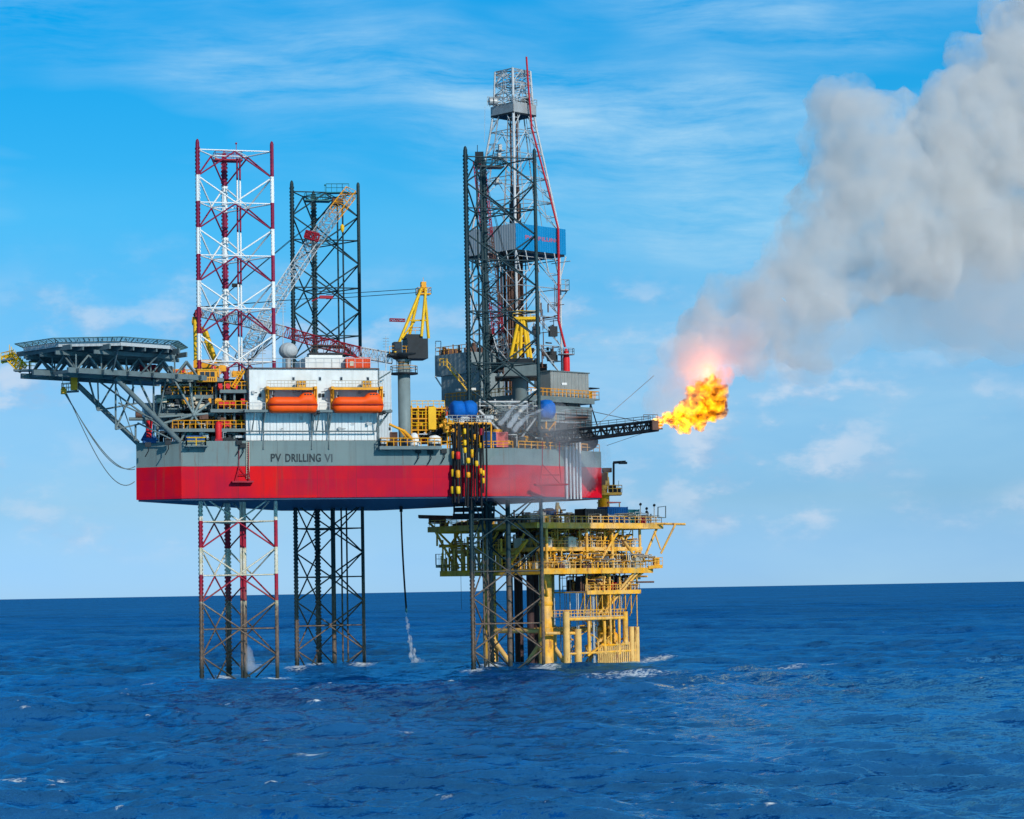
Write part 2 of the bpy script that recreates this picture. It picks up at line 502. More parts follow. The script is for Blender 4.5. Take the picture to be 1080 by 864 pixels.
# ------------------------------------------------------------------ sea
def make_sea():
    rng = np.random.default_rng(11)
    r = [55.0]
    while r[-1] < 90000:
        x = r[-1]
        if x < 130: d = 1.1
        elif x < 420: d = 0.46 + (x - 130) * 0.0022
        else: d = 1.1 * (x / 420) ** 1.7
        r.append(x + min(d, x * 0.35))
    r = np.array(r)
    dense = np.radians(np.arange(-13.5, 13.51, 0.085))
    wide = np.radians(np.concatenate([np.arange(-180, -13.5, 3.5), np.arange(16, 180, 3.5)]))
    th = np.sort(np.concatenate([dense, wide]))
    R, T = np.meshgrid(r, th, indexing='ij')
    X, Y = R * np.sin(T), R * np.cos(T)
    ok = R < 2600
    dz, dx, dy, jac = (np.zeros_like(X) for _ in range(4))
    dr = np.gradient(r)[:, None]
    nw = 90
    lam = np.exp(rng.uniform(math.log(1.6), math.log(26), nw))
    main = math.radians(62)        # direction of travel, from +X towards +Y
    ang = main + rng.normal(0, 0.62, nw)
    for l, a in zip(lam, ang):
        k = 2 * math.pi / l
        amp = 0.0040 * l ** 0.95 * np.exp(-(l / 24) ** 2) * rng.uniform(0.6, 1.4)
        ph = rng.uniform(0, 2 * math.pi)
        att = np.clip(l / (2.5 * dr) - 0.6, 0, 1)
        ph_ = k * (X * math.cos(a) + Y * math.sin(a)) + ph
        c, s_ = np.cos(ph_), np.sin(ph_)
        w = att * amp * ok
        dz += w * c
        dx -= 0.9 * w * math.cos(a) * s_
        dy -= 0.9 * w * math.sin(a) * s_
        jac += w * k * c
    for l, a, amp, ph in ((38, .95, .20, .4), (52, 1.25, .24, 2.1), (66, .8, .22, 4.0), (44, 1.5, .14, 5.2)):
        k = 2 * math.pi / l                      # the longer swell under the wind sea
        ph_ = k * (X * math.cos(a) + Y * math.sin(a)) + ph
        w = amp * np.clip(l / (2.5 * dr) - 0.6, 0, 1) * ok
        dz += w * np.cos(ph_); dx -= .9 * w * math.cos(a) * np.sin(ph_); dy -= .9 * w * math.sin(a) * np.sin(ph_)
    # gusts: patches of rougher and calmer water
    far = np.clip((2600 - R) / 1200, 0, 1)
    gust = 0.85 + 0.3 * np.sin(X * 0.021 + 1.3 * np.sin(Y * 0.011)) * np.sin(Y * 0.017 + 0.7)
    A = 2.35 * far * gust
    dz, dx, dy, jac = dz * A, dx * A, dy * A, jac * A
    near = (R > 110) & (R < 620) & (np.abs(T) < 0.24)
    p0, p1 = np.percentile(jac[near], (99.55, 99.97))
    foam = np.clip((jac - p0) / (p1 - p0), 0, 1) * np.clip((dz + 0.1) / 0.5, 0, 1)
    # wash round the steel that stands in the water, where the jets land and along one drifting streak
    def wash(x, y, r, k, sx=1.0):
        d = np.sqrt(((X - x) / sx) ** 2 + (Y - y) ** 2)
        np.maximum(foam, k * np.clip(1.25 - d / r, 0, 1), out=foam)
    for x, y, r, k, sx in WASH: wash(x, y, r, k, sx)
    co = np.stack([X + dx, Y + dy, dz], -1).reshape(-1, 3)
    nr, nt = X.shape
    me = bpy.data.meshes.new('sea')
    idx = np.arange(nr * nt).reshape(nr, nt)
    nxt = np.roll(idx, -1, axis=1)
    q = np.stack([idx[:-1], idx[1:], nxt[1:], nxt[:-1]], -1).reshape(-1, 4)
    # inner disc closes the sheet under the camera
    cidx = nr * nt
    co = np.vstack([co, [[0, 0, 0]]])
    tri = np.stack([idx[0], nxt[0], np.full(nt, cidx)], -1)
    me.vertices.add(len(co)); me.vertices.foreach_set('co', co.ravel())
    nl = q.size + tri.size
    me.loops.add(nl); me.loops.foreach_set('vertex_index', np.concatenate([q.ravel(), tri.ravel()]))
    me.polygons.add(len(q) + len(tri))
    me.polygons.foreach_set('loop_start', np.concatenate([np.arange(len(q)) * 4, q.size + np.arange(len(tri)) * 3]))
    me.polygons.foreach_set('use_smooth', np.ones(len(q) + len(tri), bool))
    me.update(calc_edges=True)
    me.validate()
    at = me.attributes.new('foam', 'FLOAT', 'POINT')
    at.data.foreach_set('value', np.append(foam.ravel(), 0).astype(np.float32))
    o = bpy.data.objects.new('sea', me)
    col.objects.link(o)
    props(o, 'deep blue choppy open sea with scattered small whitecaps', 'sea', kind='structure')
    ORIG[o.name] = Vector((0, 0, 0))
    m, t = new_mat('sea_water')
    pos = t.add('ShaderNodeNewGeometry').outputs['Position']
    fo = t.add('ShaderNodeAttribute', attribute_name='foam').outputs['Fac']
    # small ripples: slopes added straight to the wave normal, at three sizes
    nrm = t.add('ShaderNodeNewGeometry').outputs['Normal']
    acc = nrm
    dist = t.add('ShaderNodeVectorMath', {0: pos}, operation='LENGTH').outputs['Value']
    rough = t.mr(dist, 250, 1100, 1.0, 3.0)      # farther out the mesh no longer carries the waves' slopes
    for sc, k in (((0.45, 0.62, 1), SEA_BUMP), ((1.7, 2.3, 1), SEA_BUMP * .8), ((5.5, 7.0, 1), SEA_BUMP * .8)):
        tn = t.add('ShaderNodeTexNoise', {'Vector': t.scale(pos, sc), 'Scale': 1.0, 'Detail': 4.0, 'Roughness': 0.6})
        v = t.add('ShaderNodeVectorMath', {0: tn.outputs['Color'], 1: (0.5, 0.5, 0.5)}, operation='SUBTRACT').outputs[0]
        v = t.add('ShaderNodeVectorMath', {0: v, 1: (k, k, 0)}, operation='MULTIPLY').outputs[0]
        v = t.add('ShaderNodeVectorMath', {0: v, 3: rough}, operation='SCALE').outputs[0]
        acc = t.add('ShaderNodeVectorMath', {0: acc, 1: v}, operation='ADD').outputs[0]
    bump = t.add('ShaderNodeVectorMath', {0: acc}, operation='NORMALIZE')
    patch = t.m('ADD', t.m('MULTIPLY', t.noise(t.scale(pos, (0.009, 0.005, 1)), 1.0, 4, 0.6), .5), t.m('MULTIPLY', t.noise(t.scale(pos, (0.05, 0.028, 1)), 1.0, 6, 0.65), .5))
    base = t.mix(t.mr(patch, 0.38, 0.62), SEA_A, SEA_B)
    # body colour of the deep water under a reflection that the unseen wavelets keep from ever reaching full strength
    dif = t.add('ShaderNodeBsdfDiffuse', {'Color': base, 'Normal': bump.outputs[0]})
    glo = t.add('ShaderNodeBsdfGlossy', {'Color': SEA_TINT, 'Roughness': 0.14, 'Normal': bump.outputs[0]})
    fre = t.add('ShaderNodeFresnel', {'IOR': 1.333, 'Normal': bump.outputs[0]}).outputs[0]
    wat = t.add('ShaderNodeMixShader', {0: t.m('MULTIPLY', fre, t.mr(dist, 260, 1100, SEA_FMAX, SEA_FMAX * .5)), 1: dif.outputs[0], 2: glo.outputs[0]})
    fn = t.noise(t.scale(pos, (1.3, 2.0, 1), (1, 1, 0)), 1.0, 8, 0.72)
    ff = t.m('MULTIPLY', t.m('MULTIPLY', t.mr(t.m('ADD', t.m('MULTIPLY', fo, 0.75), t.m('MULTIPLY', t.m('SUBTRACT', fn, 0.5), 3.2)), 0.34, 0.95), t.mr(fo, 0.02, 0.5)), t.m('GREATER_THAN', fo, 0.02), clamp=True)
    # distant whitecaps, a few per hectare
    d1 = t.noise(t.scale(pos, (0.045, 0.02, 1), (7, 3, 0)), 1.0, 5, 0.75)
    ff2 = t.m('MULTIPLY', t.mr(d1, 0.715, 0.74), t.mr(dist, 420, 700), clamp=True)
    ff = t.m('MAXIMUM', ff, ff2)
    foamb = t.add('ShaderNodeBsdfDiffuse', {'Color': (0.72, 0.78, 0.80, 1)})
    mixs = t.add('ShaderNodeMixShader', {0: ff, 1: wat.outputs[0], 2: foamb.outputs[0]})
    t.add('ShaderNodeOutputMaterial', {0: mixs.outputs[0]})
    me.materials.append(m)
SEA_A, SEA_B, SEA_BUMP = (0.0001, 0.024, 0.125), (0.0003, 0.084, 0.310), 1.0
SEA_TINT, SEA_FMAX = (0.22, 0.72, 1.0, 1), 0.50
def ground(px, py):
    d = ray(px, py); w = EYE + d * (-CAMZ / d.z)
    return w.x, w.y
WASH = []
for cx, cy in ((-44.95, 400), (-33.2, 437), (-2.2, 411)):
    for k in range(3):
        a = rad(16 + 90 + 120 * k)
        WASH.append((cx + 6.87 * math.cos(a), cy + 6.87 * math.sin(a) - 3, 6.0, 1.0, .45))
for u_, v_ in ((-7.5, -7), (-7.5, 7), (7.5, 7), (7.5, -7)):
    WASH.append((5.7 + U.x * u_ + V.x * v_, 446.3 + U.y * u_ + V.y * v_, 7.0, 1.0, .55))
for k in range(9):
    WASH.append((5.7 + U.x * (2 + k * 2) + V.x * 12, 446.3 + U.y * (2 + k * 2) + V.y * 12, 6.0, .9, .5))
for px, py, r, k, sx in ((438, 698, 3.0, .9, 2.0), (452, 698.5, 2.0, .6, 2.5), (264, 704, 3.0, .9, 1.6), (275, 705, 2.5, .6, 2), (470, 699, 2, .35, 3)):
    WASH.append((*ground(px, py), r, k, sx))
for k in range(24):
    px = 650 + 8.2 * k
    WASH.append((*ground(px, 716 - 11.5 * k / 23 + 1.5 * math.sin(k)), 2.6 + 1.5 * math.sin(k * 1.7), .62 + .15 * math.sin(k * 2.3), 2.0))
for px, py, r, k in ((8, 818, 1.6, 1.0), (16, 816, 1.2, .8), (20, 746, 1.1, .8), (48, 747, 1.2, .9), (152, 725, 1.2, .8), (145, 743, 1, .6), (264, 760, 1.2, .9), (233, 741, 1.2, .7), (325, 802, 1.1, .9), (350, 846, 1.1, .8), (72, 816, .9, .6), (757, 844, 1.5, 1.0), (748, 846, 1.4, .8), (275, 783, .8, .5), (430, 776, 1, .6), (590, 768, .9, .5)):
    WASH.append((*ground(px, py), r, k, 1.5))
make_sea()

# ------------------------------------------------------------------ legs
LEGS = {'a': (Vector((-44.95, 400, 0)), 12.1), 'b': (Vector((-33.2, 437, 0)), 11.9), 'c': (Vector((-2.2, 411, 0)), 11.9)}
TH = rad(16.0)
def leg(key, label, ztop, z0, bay, mats, caisson_px, toplabel):
    c, s = LEGS[key]
    ex, ey = Vector((math.cos(TH), math.sin(TH), 0)), Vector((-math.sin(TH), math.cos(TH), 0))
    ch = [c - ex * s / 2 - ey * s * .2887, c + ex * s / 2 - ey * s * .2887, c + ey * s * .5774]
    root = thing('jackup_leg', (c.x, c.y, 0), label, 'rig leg', 'legs of the drilling rig')
    zb = -6
    for p in ch:
        mb = MB().tube(p + Z * zb, p + Z * ztop, 0.31, 10)
        mb.lathe(p + Z * ztop, [(0.31, 0), (0.25, 0.35), (0.08, 0.6)], 10)
        rd = (p - c).normalized()
        # rack plate with teeth on both edges
        td = Vector((-rd.y, rd.x, 0))
        mb.quadbox(p - td * 0.42 - rd * 0.07 + Z * zb, td * 0.84, rd * 0.14, Z * (ztop - zb))
        n = int((ztop - zb) / 0.62)
        for k in range(n):
            z = zb + k * 0.62
            mb.quadbox(p - td * 0.56 - rd * 0.069 + Z * z, td * 1.12, rd * 0.138, Z * 0.33)
        mb.build('chord', mats[0], root)
    br = MB()
    k = 0
    while z0 - k * bay > zb - bay:
        zt = z0 - k * bay
        zm, zl = zt - bay / 2, zt - bay
        mids = []; hz = MB()
        for i in range(3):
            p, q = ch[i], ch[(i + 1) % 3]
            mid = (p + q) / 2
            mids.append(mid)
            for e in (p, q):
                br.tube(mid + Z * (zt - .15), e + Z * zm, 0.135, 6)
                br.tube(e + Z * zm, mid + Z * (zl + .15), 0.135, 6)
            hz.tube(p + Z * zt, q + Z * zt, 0.12, 6)
        for i in range(3):
            hz.tube(mids[i] + Z * zt, mids[(i + 1) % 3] + Z * zt, 0.085, 5)
        hz.build('horizontal_frame', mats[1], root)
        k += 1
    br.build('diagonal_bracing', mats[0], root)
    pp = MB()
    for px in caisson_px:
        Yc = c.y + 1.0
        q = P(px, 432, Yc)
        q = Vector((q.x, q.y, 0))
        pp.tube(q + Z * zb, q + Z * (z0 - 0.5), 0.16, 7)
    pp.tube(c + Vector((1.2, 2.2, zb)), c + Vector((1.2, 2.2, 34)), 0.42, 8)
    pp.build('water_riser', mats[0], root)
    pl = MB()
    fc = (ch[0] + ch[1]) / 2 * 0.35 + ch[2] * 0.65
    pl.cbox(fc + Z * (z0 - 0.5), 2.3, 1.2, .12)
    pl.rail([fc + Z * (z0 - .4) + E1 * 2.2 * a + E2 * 1.1 * b for a, b in ((-1, -1), (1, -1), (1, 1), (-1, 1), (-1, -1))], 1.3, 1.5, .05)
    pl.tube(fc + Z * z0 + E1 * 1.4, fc + Z * (z0 + 2.4) + E1 * 1.4, .06, 4)
    pl.ball(fc + Z * (z0 + 2.4) + E1 * 1.4, .2, 1)
    pl.build('top_platform', mats[2], root)
    return root

def leg_levels(key, ytop, ys):
    c, s = LEGS[key]
    zt = P(0, 0, 1)  # unused guard
    # pixel column of the leg centre at each row, on the leg's own axis
    def zat(py):
        px = 540 + (c.x / c.y) * FPX
        for _ in range(4):
            w = P(px, py, c.y - 3.4)
            px += (c.x - w.x) / c.y * FPX
        return P(px, py, c.y - 3.4).z
    z0 = zat(ys[0])
    bay = (z0 - zat(ys[1])) / ys[2]
    return zat(ytop) - 0.5, z0, bay
za, z0a, baya = leg_levels('a', 148.5, (158.9, 550.1, 7))
zb_, z0b, bayb = leg_levels('b', 192, (203, 557.4, 7))
zc, z0c, bayc = leg_levels('c', 156, (166.2, 220.5 + 54.3 * 4, 5))
bayc = (baya + bayb) / 2 if abs(bayc - baya) > 1 else bayc
mA, mAw = leg_paint('leg_red_white_bands', z0a, baya, 'band'), leg_paint('leg_white_members', z0a, baya, 'white')
mD = leg_paint('leg_dark_teal', z0b, bayb, 'dark')
leg('a', 'tall lattice rig leg painted in red and white bands, beside the helideck', za, z0a, baya, (mA, mAw, M['darkred']), (252.5, 255.5), 'x')
leg('b', 'dark lattice rig leg farther back, rising behind the white accommodation block', zb_, z0b, bayb, (mD, mD, M['teal']), (358.5, 364), 'x')
leg('c', 'dark lattice rig leg in front of the derrick, with hoses hanging beside it', zc, z0c, bayc, (mD, mD, M['legdark']), (507, 511), 'x')

# ------------------------------------------------------------------ hull
ZB, ZR, ZD, ZT = 28.2, 33.3, 36.0, 37.25
HULL = [(-59.5, 391.8), (-52, 389), (0.4, 402.65), (14.9, 418.0), (-25, 455.5), (-42, 447)]
def inset(poly, d):
    out, n = [], len(poly)
    for i in range(n):
        p0, p1, p2 = (Vector((*poly[(i + k) % n], 0)) for k in (-1, 0, 1))
        a, b = (p1 - p0).normalized(), (p2 - p1).normalized()
        na, nb = Vector((-a.y, a.x, 0)), Vector((-b.y, b.x, 0))
        k = d / (1 + na.dot(nb))
        q = p1 + (na + nb) * k
        out.append((q.x, q.y))
    return out
hull = thing('rig_hull', (-22, 420, ZB), 'triangular drilling rig hull, grey above red, with black lettering on its side', 'rig hull')
MB().prism(HULL, ZB + .02, ZR).build('lower_shell', M['hullred'], hull)
MB().prism(inset(HULL, 0.02), ZR, ZD).build('upper_shell', M['topside'], hull)
MB().prism(inset(HULL, 0.25), ZB - 0.25, ZB + .01).build('bottom_plating', M['bottom'], hull)
bw = MB()
s1 = (FP(402, 470, 0) - B0).dot(E1)
hA, hB = Vector((*HULL[0], ZD)), Vector((*HULL[1], ZD))
bw.quadbox(B0 + E2 * .03 + Z * (ZD + .002), E1 * s1, E2 * .3, Z * (ZT - ZD))
dab = (hB - hA)
nab = Vector((-dab.y, dab.x, 0)).normalized()
bw.quadbox(hA + nab * .03 + Z * .002, dab * 0.997, nab * .3, Z * (ZT - ZD))
bw.build('bulwark', M['topside'], hull)
fd = MB()   # rubbing strake at the colour change, draught frames, weld doublers
fd.quadbox(B0 - E2 * .05 + Z * (ZR - .05), E1 * 54, E2 * .06, Z * .1)
fd.build('strake', M['grey'], hull)
def hframe(x0, x1, y0, y1):
    """fairlead frame hung on the hull side"""
    mb = MB()
    a, b, c, d = FP(x0 + 3, y0, -.35), FP(x1 - 2, y0, -.35), FP(x1, y1, -1.0), FP(x0, y1, -1.0)
    mb.path([a, d, c, b], .09, 5)
    mb.tube(a, FP(x1, y1, -.2), .07, 4)
    mb.tube(FP(x0 + 3, (y0 + y1) / 2, -.5), FP(x1 - 2, (y0 + y1) / 2, -.5), .08, 4)
    mb.quadbox(FP(x0 - 4, y1, -1.1), E1 * (c - d).length * 1.5, E2 * 1.0, Z * .25)
    mb.tube(a, FP(x0 + 3, 466, -.1), .06, 4); mb.tube(b, FP(x1 - 2, 466, -.1), .06, 4)
    mb.build('anchor_rack', M['darkred'], hull)
hframe(249, 264, 492, 509)
hframe(569, 592, 490, 512)
lad = MB()
for x in (260, 263):
    lad.tube(FP(x, 466, -.2), FP(x, 505, -.2), .05, 4)
for k in range(20):
    lad.tube(FP(260, 467 + k * 1.95, -.2), FP(263, 467 + k * 1.95, -.2), .035, 4)
lad.build('ladder', M['beige'], hull)
for (x, y) in ((156, 473), (177, 471), (252, 471), (256, 474), (441, 480), (454, 481), (468, 480)):
    mb = MB()
    q = FP(x, y - 4, -.1); q2 = FP(x - 3, y + 9, -.35)
    mb.cbox(q, .45, .3, .35); mb.path([q, (q + q2) / 2 + E1 * .3 - E2 * .2, q2], .09, 5)
    mb.build('mooring_bracket', M['dark'], hull)
def text(s, size, mat, p, ex, n_out, parent, name, width=None):
    cu = bpy.data.curves.new(name, 'FONT')
    cu.body, cu.size, cu.extrude = s, size, 0.012
    cu.space_character = 1.08
    cu.offset = 0.035
    o = bpy.data.objects.new(name, cu)
    col.objects.link(o)
    me = bpy.data.meshes.new_from_object(o.evaluated_get(bpy.context.evaluated_depsgraph_get()))
    bpy.data.objects.remove(o); bpy.data.curves.remove(cu)
    xs = [v.co.x for v in me.vertices]; x0, w = min(xs), max(xs) - min(xs)
    sx = 1 if width is None else width / w
    off = ORIG[parent.name]
    for v in me.vertices:
        v.co = p + ex * ((v.co.x - x0) * sx) + Z * v.co.y + n_out * (v.co.z + 0.02) - off
    me.materials.clear(); me.materials.append(mat)
    ob = bpy.data.objects.new(name, me)
    ob.parent = parent
    col.objects.link(ob)
    return ob
def hull_text(s, x0, x1, y0, y1, mat):
    a, b = FP(x0, y1, 0), FP(x1, y1, 0)
    h = FP(x0, y0, 0).z - a.z
    text(s, h / 0.715, mat, a - E2 * .03, E1, -E2, hull, 'lettering', (b - a).length)
hull_text('PV', 285.6, 296.6, 478.5, 486.8, M['letter'])
hull_text('DRILLING', 301, 338.5, 478.6, 487, M['letter'])
hull_text('VI', 342.5, 350.7, 478.8, 487.2, M['letter_lt'])
dr = MB()   # yellow guard rails along the deck edge
dr.rail([FP(x, 474, 0.25).xy.to_3d() + Z * ZD for x in (462, 500, 541)], 1.1, 1.5, .075)
cC, cD = Vector((*HULL[2], ZD)), Vector((*HULL[3], ZD))
dr.rail([cC + (cD - cC) * .04, cC + (cD - cC) * .98], 1.15, 1.5, .075)
dr.build('deck_railing', M['deepyellow'], hull)
# ledge hung outside the bulwark at the bow
lg = MB()
fbox(lg, 196, 220, 470, 471, -1.6, -.05)
for x in (199, 216): lg.tube(FP(x, 471, -1.5), FP(x, 476, -.1), .08, 4)
lg.build('ledge', M['grey'], hull)
lr = MB(); lr.rail([FP(x, 470, d) for x, d in ((197, -.2), (197, -1.5), (217, -1.5), (217, -.2))], 1.25, 1.8, .10)
lr.build('ledge_railing', M['yellow'], hull)

# riser pipes down the corner of the hull
nrm = Vector(((cD - cC).y, -(cD - cC).x, 0)).normalized()
for i, px in enumerate((597.6, 601.6, 605.2, 608.6, 612)):
    q = plane_pt(px, 500, cC + nrm * .45, nrm)
    q.z = 0
    o = MB().tube(q + Z * (ZB - .3), q + Z * (ZD + 2.2), .17 if i % 2 else .22, 8).build('riser_pipe', M['pipe'] if 'pipe' in M else M['lightsteel'], hull)

# ------------------------------------------------------------------ accommodation block
acc = thing('accommodation_block', tuple(FP(330, 465, 0)[:2]) + (ZD,), 'white steel accommodation block with ribbed lower walls standing on the grey hull', 'accommodation block')
ac = MB(); fbox(ac, 263, 398, 389, 436, .55, 4.6); fbox(ac, 296, 398, 389.4, 464, 4.62, 22); ac.build('upper_wall', M['white'], acc)
ac = MB(); fbox(ac, 259.5, 397.6, 436, 464.6, .75, 4.5); ac.build('ribbed_wall', M['whiterib'], acc)
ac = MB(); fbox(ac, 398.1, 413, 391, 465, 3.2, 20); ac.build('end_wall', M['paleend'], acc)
ac = MB(); fbox(ac, 261, 400, 388, 389, .2, 4.7); fbox(ac, 296, 400, 388, 389.3, 4.8, 23); ac.build('roof', M['brown'], acc)
ac = MB(); ac.rail([FP(x, 388, d) for x, d in ((262, 4), (262, .4), (300, .4), (350, .4), (399, .4), (399, 6))], 1.5, 1.2, .05); ac.build('roof_railing', M['lightsteel'], acc)
ac = MB(); fbox(ac, 322, 366, 377, 388, 6, 16); fbox(ac, 326, 361, 374.6, 377, 7, 15)
ac.build('penthouse', M['white'], acc)
for px in (309.5, 337.5, 360, 388):
    f = MB(); fbox(f, px - 1.6, px + 1.6, 397.3, 402, .50, .56); o = f.build('window', M['paleend'], acc)
    g = MB(); fbox(g, px - 1.1, px + 1.1, 398, 401.3, .46, .51); g.build('pane', M['window'], o)
for px in (276, 318, 381):
    f = MB(); fbox(f, px - 1.3, px + 1.3, 439.2, 443.2, .66, .78); f.build('vent_box', M['steel'], acc)
for px in (274.5, 337.5, 404.5, 341):
    f = MB(); fbox(f, px - 1.2, px + 1.2, 415, 418.8, .3, .56); f.build('floodlight', M['dark'], acc)
wk = MB(); fbox(wk, 258, 414, 432.2, 434.8, -1.5, .6)
wk.build('walkway', M['grey'], acc)
wr = MB(); wr.rail([FP(x, 432.2, -1.4) for x in (260, 280)], 1.1, 1.2, .045); wr.rail([FP(x, 432.2, -1.4) for x in (337, 348)], 1.1, 1.2, .045); wr.rail([FP(x, 432.2, -1.4) for x in (403, 413)], 1.1, 1.2, .045)
wr.build('walkway_railing', M['lightsteel'], acc)
for x in (268, 279, 331.5, 336, 346, 349, 399):
    s = MB(); s.tube(FP(x + 1, 434, -1.4), FP(x - 2.3, 455, -.1), .11, 5); s.build('strut', M['grey'], acc)
rl = MB(); rl.tube(FP(258, 455, -.1), FP(398, 455, -.1), .13, 6)
for x in (278, 329, 347): rl.tube(FP(x, 435, .5), FP(x, 474, -.12), .12, 5)
rl.build('rub_pipe', M['grey'], acc)
sk = MB(); sk.tube(FP(399.5, 389, .5), FP(399.5, 470, .2), .12, 5); sk.tube(FP(412, 432, .5), FP(400, 449, .5), .16, 5); sk.tube(FP(412, 392, 1), FP(399, 400, 1), .12, 5)
sk.build('edge_brace', M['grey'], acc)
dp = MB()
for k in range(14):
    x = 268 + k * 10 + random.uniform(-3, 3)
    y = random.choice((413, 414, 447, 452))
    dp.tube(FP(x, y, .40), FP(x + random.uniform(2, 8), y, .40), .05, 4)
    if random.random() < .5: dp.cbox(FP(x, y, .3), .2, .12, .25)
dp.build('wall_piping', M['steel'], acc)

# lifeboats and davits
def lifeboat(x0, x1, label):
    a, b = FP(x0, 434.5, -1.5), FP(x1, 434.5, -1.5)
    L = (b - a).dot(E1)
    o0 = (a + b) / 2
    root = thing('lifeboat', (o0.x, o0.y, o0.z), label, 'lifeboat', 'orange lifeboats on the accommodation block')
    H = FP(x0, 420, -1.5).z - FP(x0, 437, -1.5).z
    def loft(zlo, zhi, prof, name, mat):
        mb = MB(); n, m = 25, 16
        for i in range(n):
            t = i / (n - 1)
            for j in range(m):
                w, z = prof(t, j / (m - 1) * 2 - 1)
                mb.v.append(o0 + E1 * ((t - .5) * L) + E2 * w + Z * z)
        for i in range(n - 1):
            for j in range(m - 1):
                mb.f.append((i * m + j, (i + 1) * m + j, (i + 1) * m + j + 1, i * m + j + 1)); mb.sm.append(True)
            mb.f.append((i * m + m - 1, (i + 1) * m + m - 1, (i + 1) * m, i * m)); mb.sm.append(False)
        mb.f.append(tuple(range(m))); mb.sm.append(False)
        mb.f.append(tuple(reversed(range((n - 1) * m, n * m)))); mb.sm.append(False)
        return mb.build(name, mat, root)
    def beam(t): return 1.35 * min(1, (1 - abs(2 * t - 1) ** 5) ** .55 + .12)
    def lower(t, s):
        b = beam(t); sheer = .25 * abs(2 * t - 1) ** 3
        a = s * math.pi / 2
        dep = H * .50 * min(1, (1 - abs(2 * t - 1) ** 6) ** .5 + .25)
        return -b * math.sin(a) * (abs(math.cos(a)) * .15 + .85), -dep * math.cos(a) ** .7 + H * .42 if abs(s) < 1 else H * .42
    def upper(t, s):
        b = beam(t) * .95
        h = H * .50 * min(1, (1 - abs(2 * t - 1) ** 7) ** .6 + .1)
        hump = max(0, 1 - abs((t - .80) / .155) ** 3.2)
        h += H * .27 * hump ** .6
        a = s * math.pi / 2
        return b * math.copysign(abs(math.sin(a)) ** .8, s), h * max(0, math.cos(a)) ** .55 + H * .43
    loft(0, 0, lower, 'boat_hull', M['orange'])
    cn = loft(0, 0, upper, 'canopy', M['orange'])
    fd = MB()
    pts = [o0 + E1 * ((t - .5) * L) - E2 * beam(t) * 1.03 + Z * (H * .425) for t in [i / 20 for i in range(21)]]
    fd.path(pts, .07, 6)
    pts = [o0 + E1 * ((t - .5) * L) + E2 * beam(t) * 1.03 + Z * (H * .425) for t in [i / 20 for i in range(21)]]
    fd.path(pts, .07, 6)
    fd.build('fender', M['darkred'], root)
    w = MB()
    for k in range(3):
        w.cbox(o0 + E1 * L * (.235 + .055 * k) - E2 * .98 + Z * H * 1.06, .14, .10, .10)
    w.build('window', M['window'], cn)
    hk = MB()
    for t in (.1, .9):
        q = o0 + E1 * ((t - .5) * L) + Z * H * .85
        hk.tube(q, q + Z * 1.9, .05, 5); hk.cbox(q + Z * .2, .15, .12, .2)
    hk.build('fall_hook', M['steel'], root)
    pr = MB()
    q = o0 + E1 * L * .49 + Z * -.1
    pr.tube(q, q + E1 * .4, .3, 10); pr.cbox(q - Z * .1 - E1 * .3, .3, .06, .35)
    pr.build('rudder', M['dark'], root)
def davit(x0, x1, label, dark_label=None):
    a, b = FP(x0, 435, -2.4), FP(x1, 435, -2.4)
    root = thing('lifeboat_davit', ((a + b) / 2)[:], label, 'davit', 'yellow davits over the lifeboats')
    for x in (x0, x1):
        mb = MB()
        lo, hi = FP(x, 434, -.6), FP(x, 409, -.6)
        mb.quadbox(Vector((lo.x, lo.y, lo.z)) - E1 * .28, E1 * .56, E2 * .7, Z * (hi.z - lo.z))
        tip = FP(x, 410.5, -2.4)
        mb.quadbox(Vector((tip.x, tip.y, tip.z)) - E1 * .22, E1 * .44, E2 * 2.4, Z * .45)
        mb.tube(FP(x, 420, -.6), FP(x, 411, -2), .14, 5)
        mb.build('davit_arm', M['deepyellow'], root)
    mb = MB(); fbox(mb, x0 - 1.5, x1 + 1.5, 408.6, 411.2, -1.9, -1.5); mb.build('head_beam', M['deepyellow'], root)
    mb = MB(); fbox(mb, x0 - 1.5, x1 + 1.5, 408.2, 408.8, -1.7, .5); mb.build('service_platform', M['grey'], root)
    mb = MB(); mb.rail([FP(x, 408.4, -1.6) for x in (x0 - 1, x1 + 1)], 1.05, .55, .045); mb.build('railing', M['beige'], root)
    xb = x0 + (x1 - x0) * .705
    mb = MB(); fbox(mb, xb - 4.5, xb + 4.5, 401.6, 408.2, -1.5, -.3); bx_ = mb.build('winch_box', M['deepyellow'], root)
    mb = MB()
    for k in range(3):
        fbox(mb, xb - 3 + k * 2.4, xb - 1.8 + k * 2.4, 403.4, 406, -1.58, -1.49)
    mb.build('marking', M['brown'], bx_)
    for x in (x0 + 5.5, x1 - 5):
        mb = MB(); q = FP(x, 411, -1.6); mb.tube(q, q - Z * 1.0, .05, 5); mb.ball(q - Z * 1.0, .22, 1); mb.build('pulley', M['dark'], root)
lifeboat(282, 335, 'orange enclosed lifeboat under the yellow davit nearer the red and white leg')
lifeboat(350.3, 404.5, 'orange enclosed lifeboat under the yellow davit nearer the crane pedestal')
davit(282.5, 333, 'yellow lifeboat davit frame on the white wall, nearer the red and white leg')
davit(351, 402.5, 'yellow lifeboat davit frame on the white wall, nearer the crane pedestal')

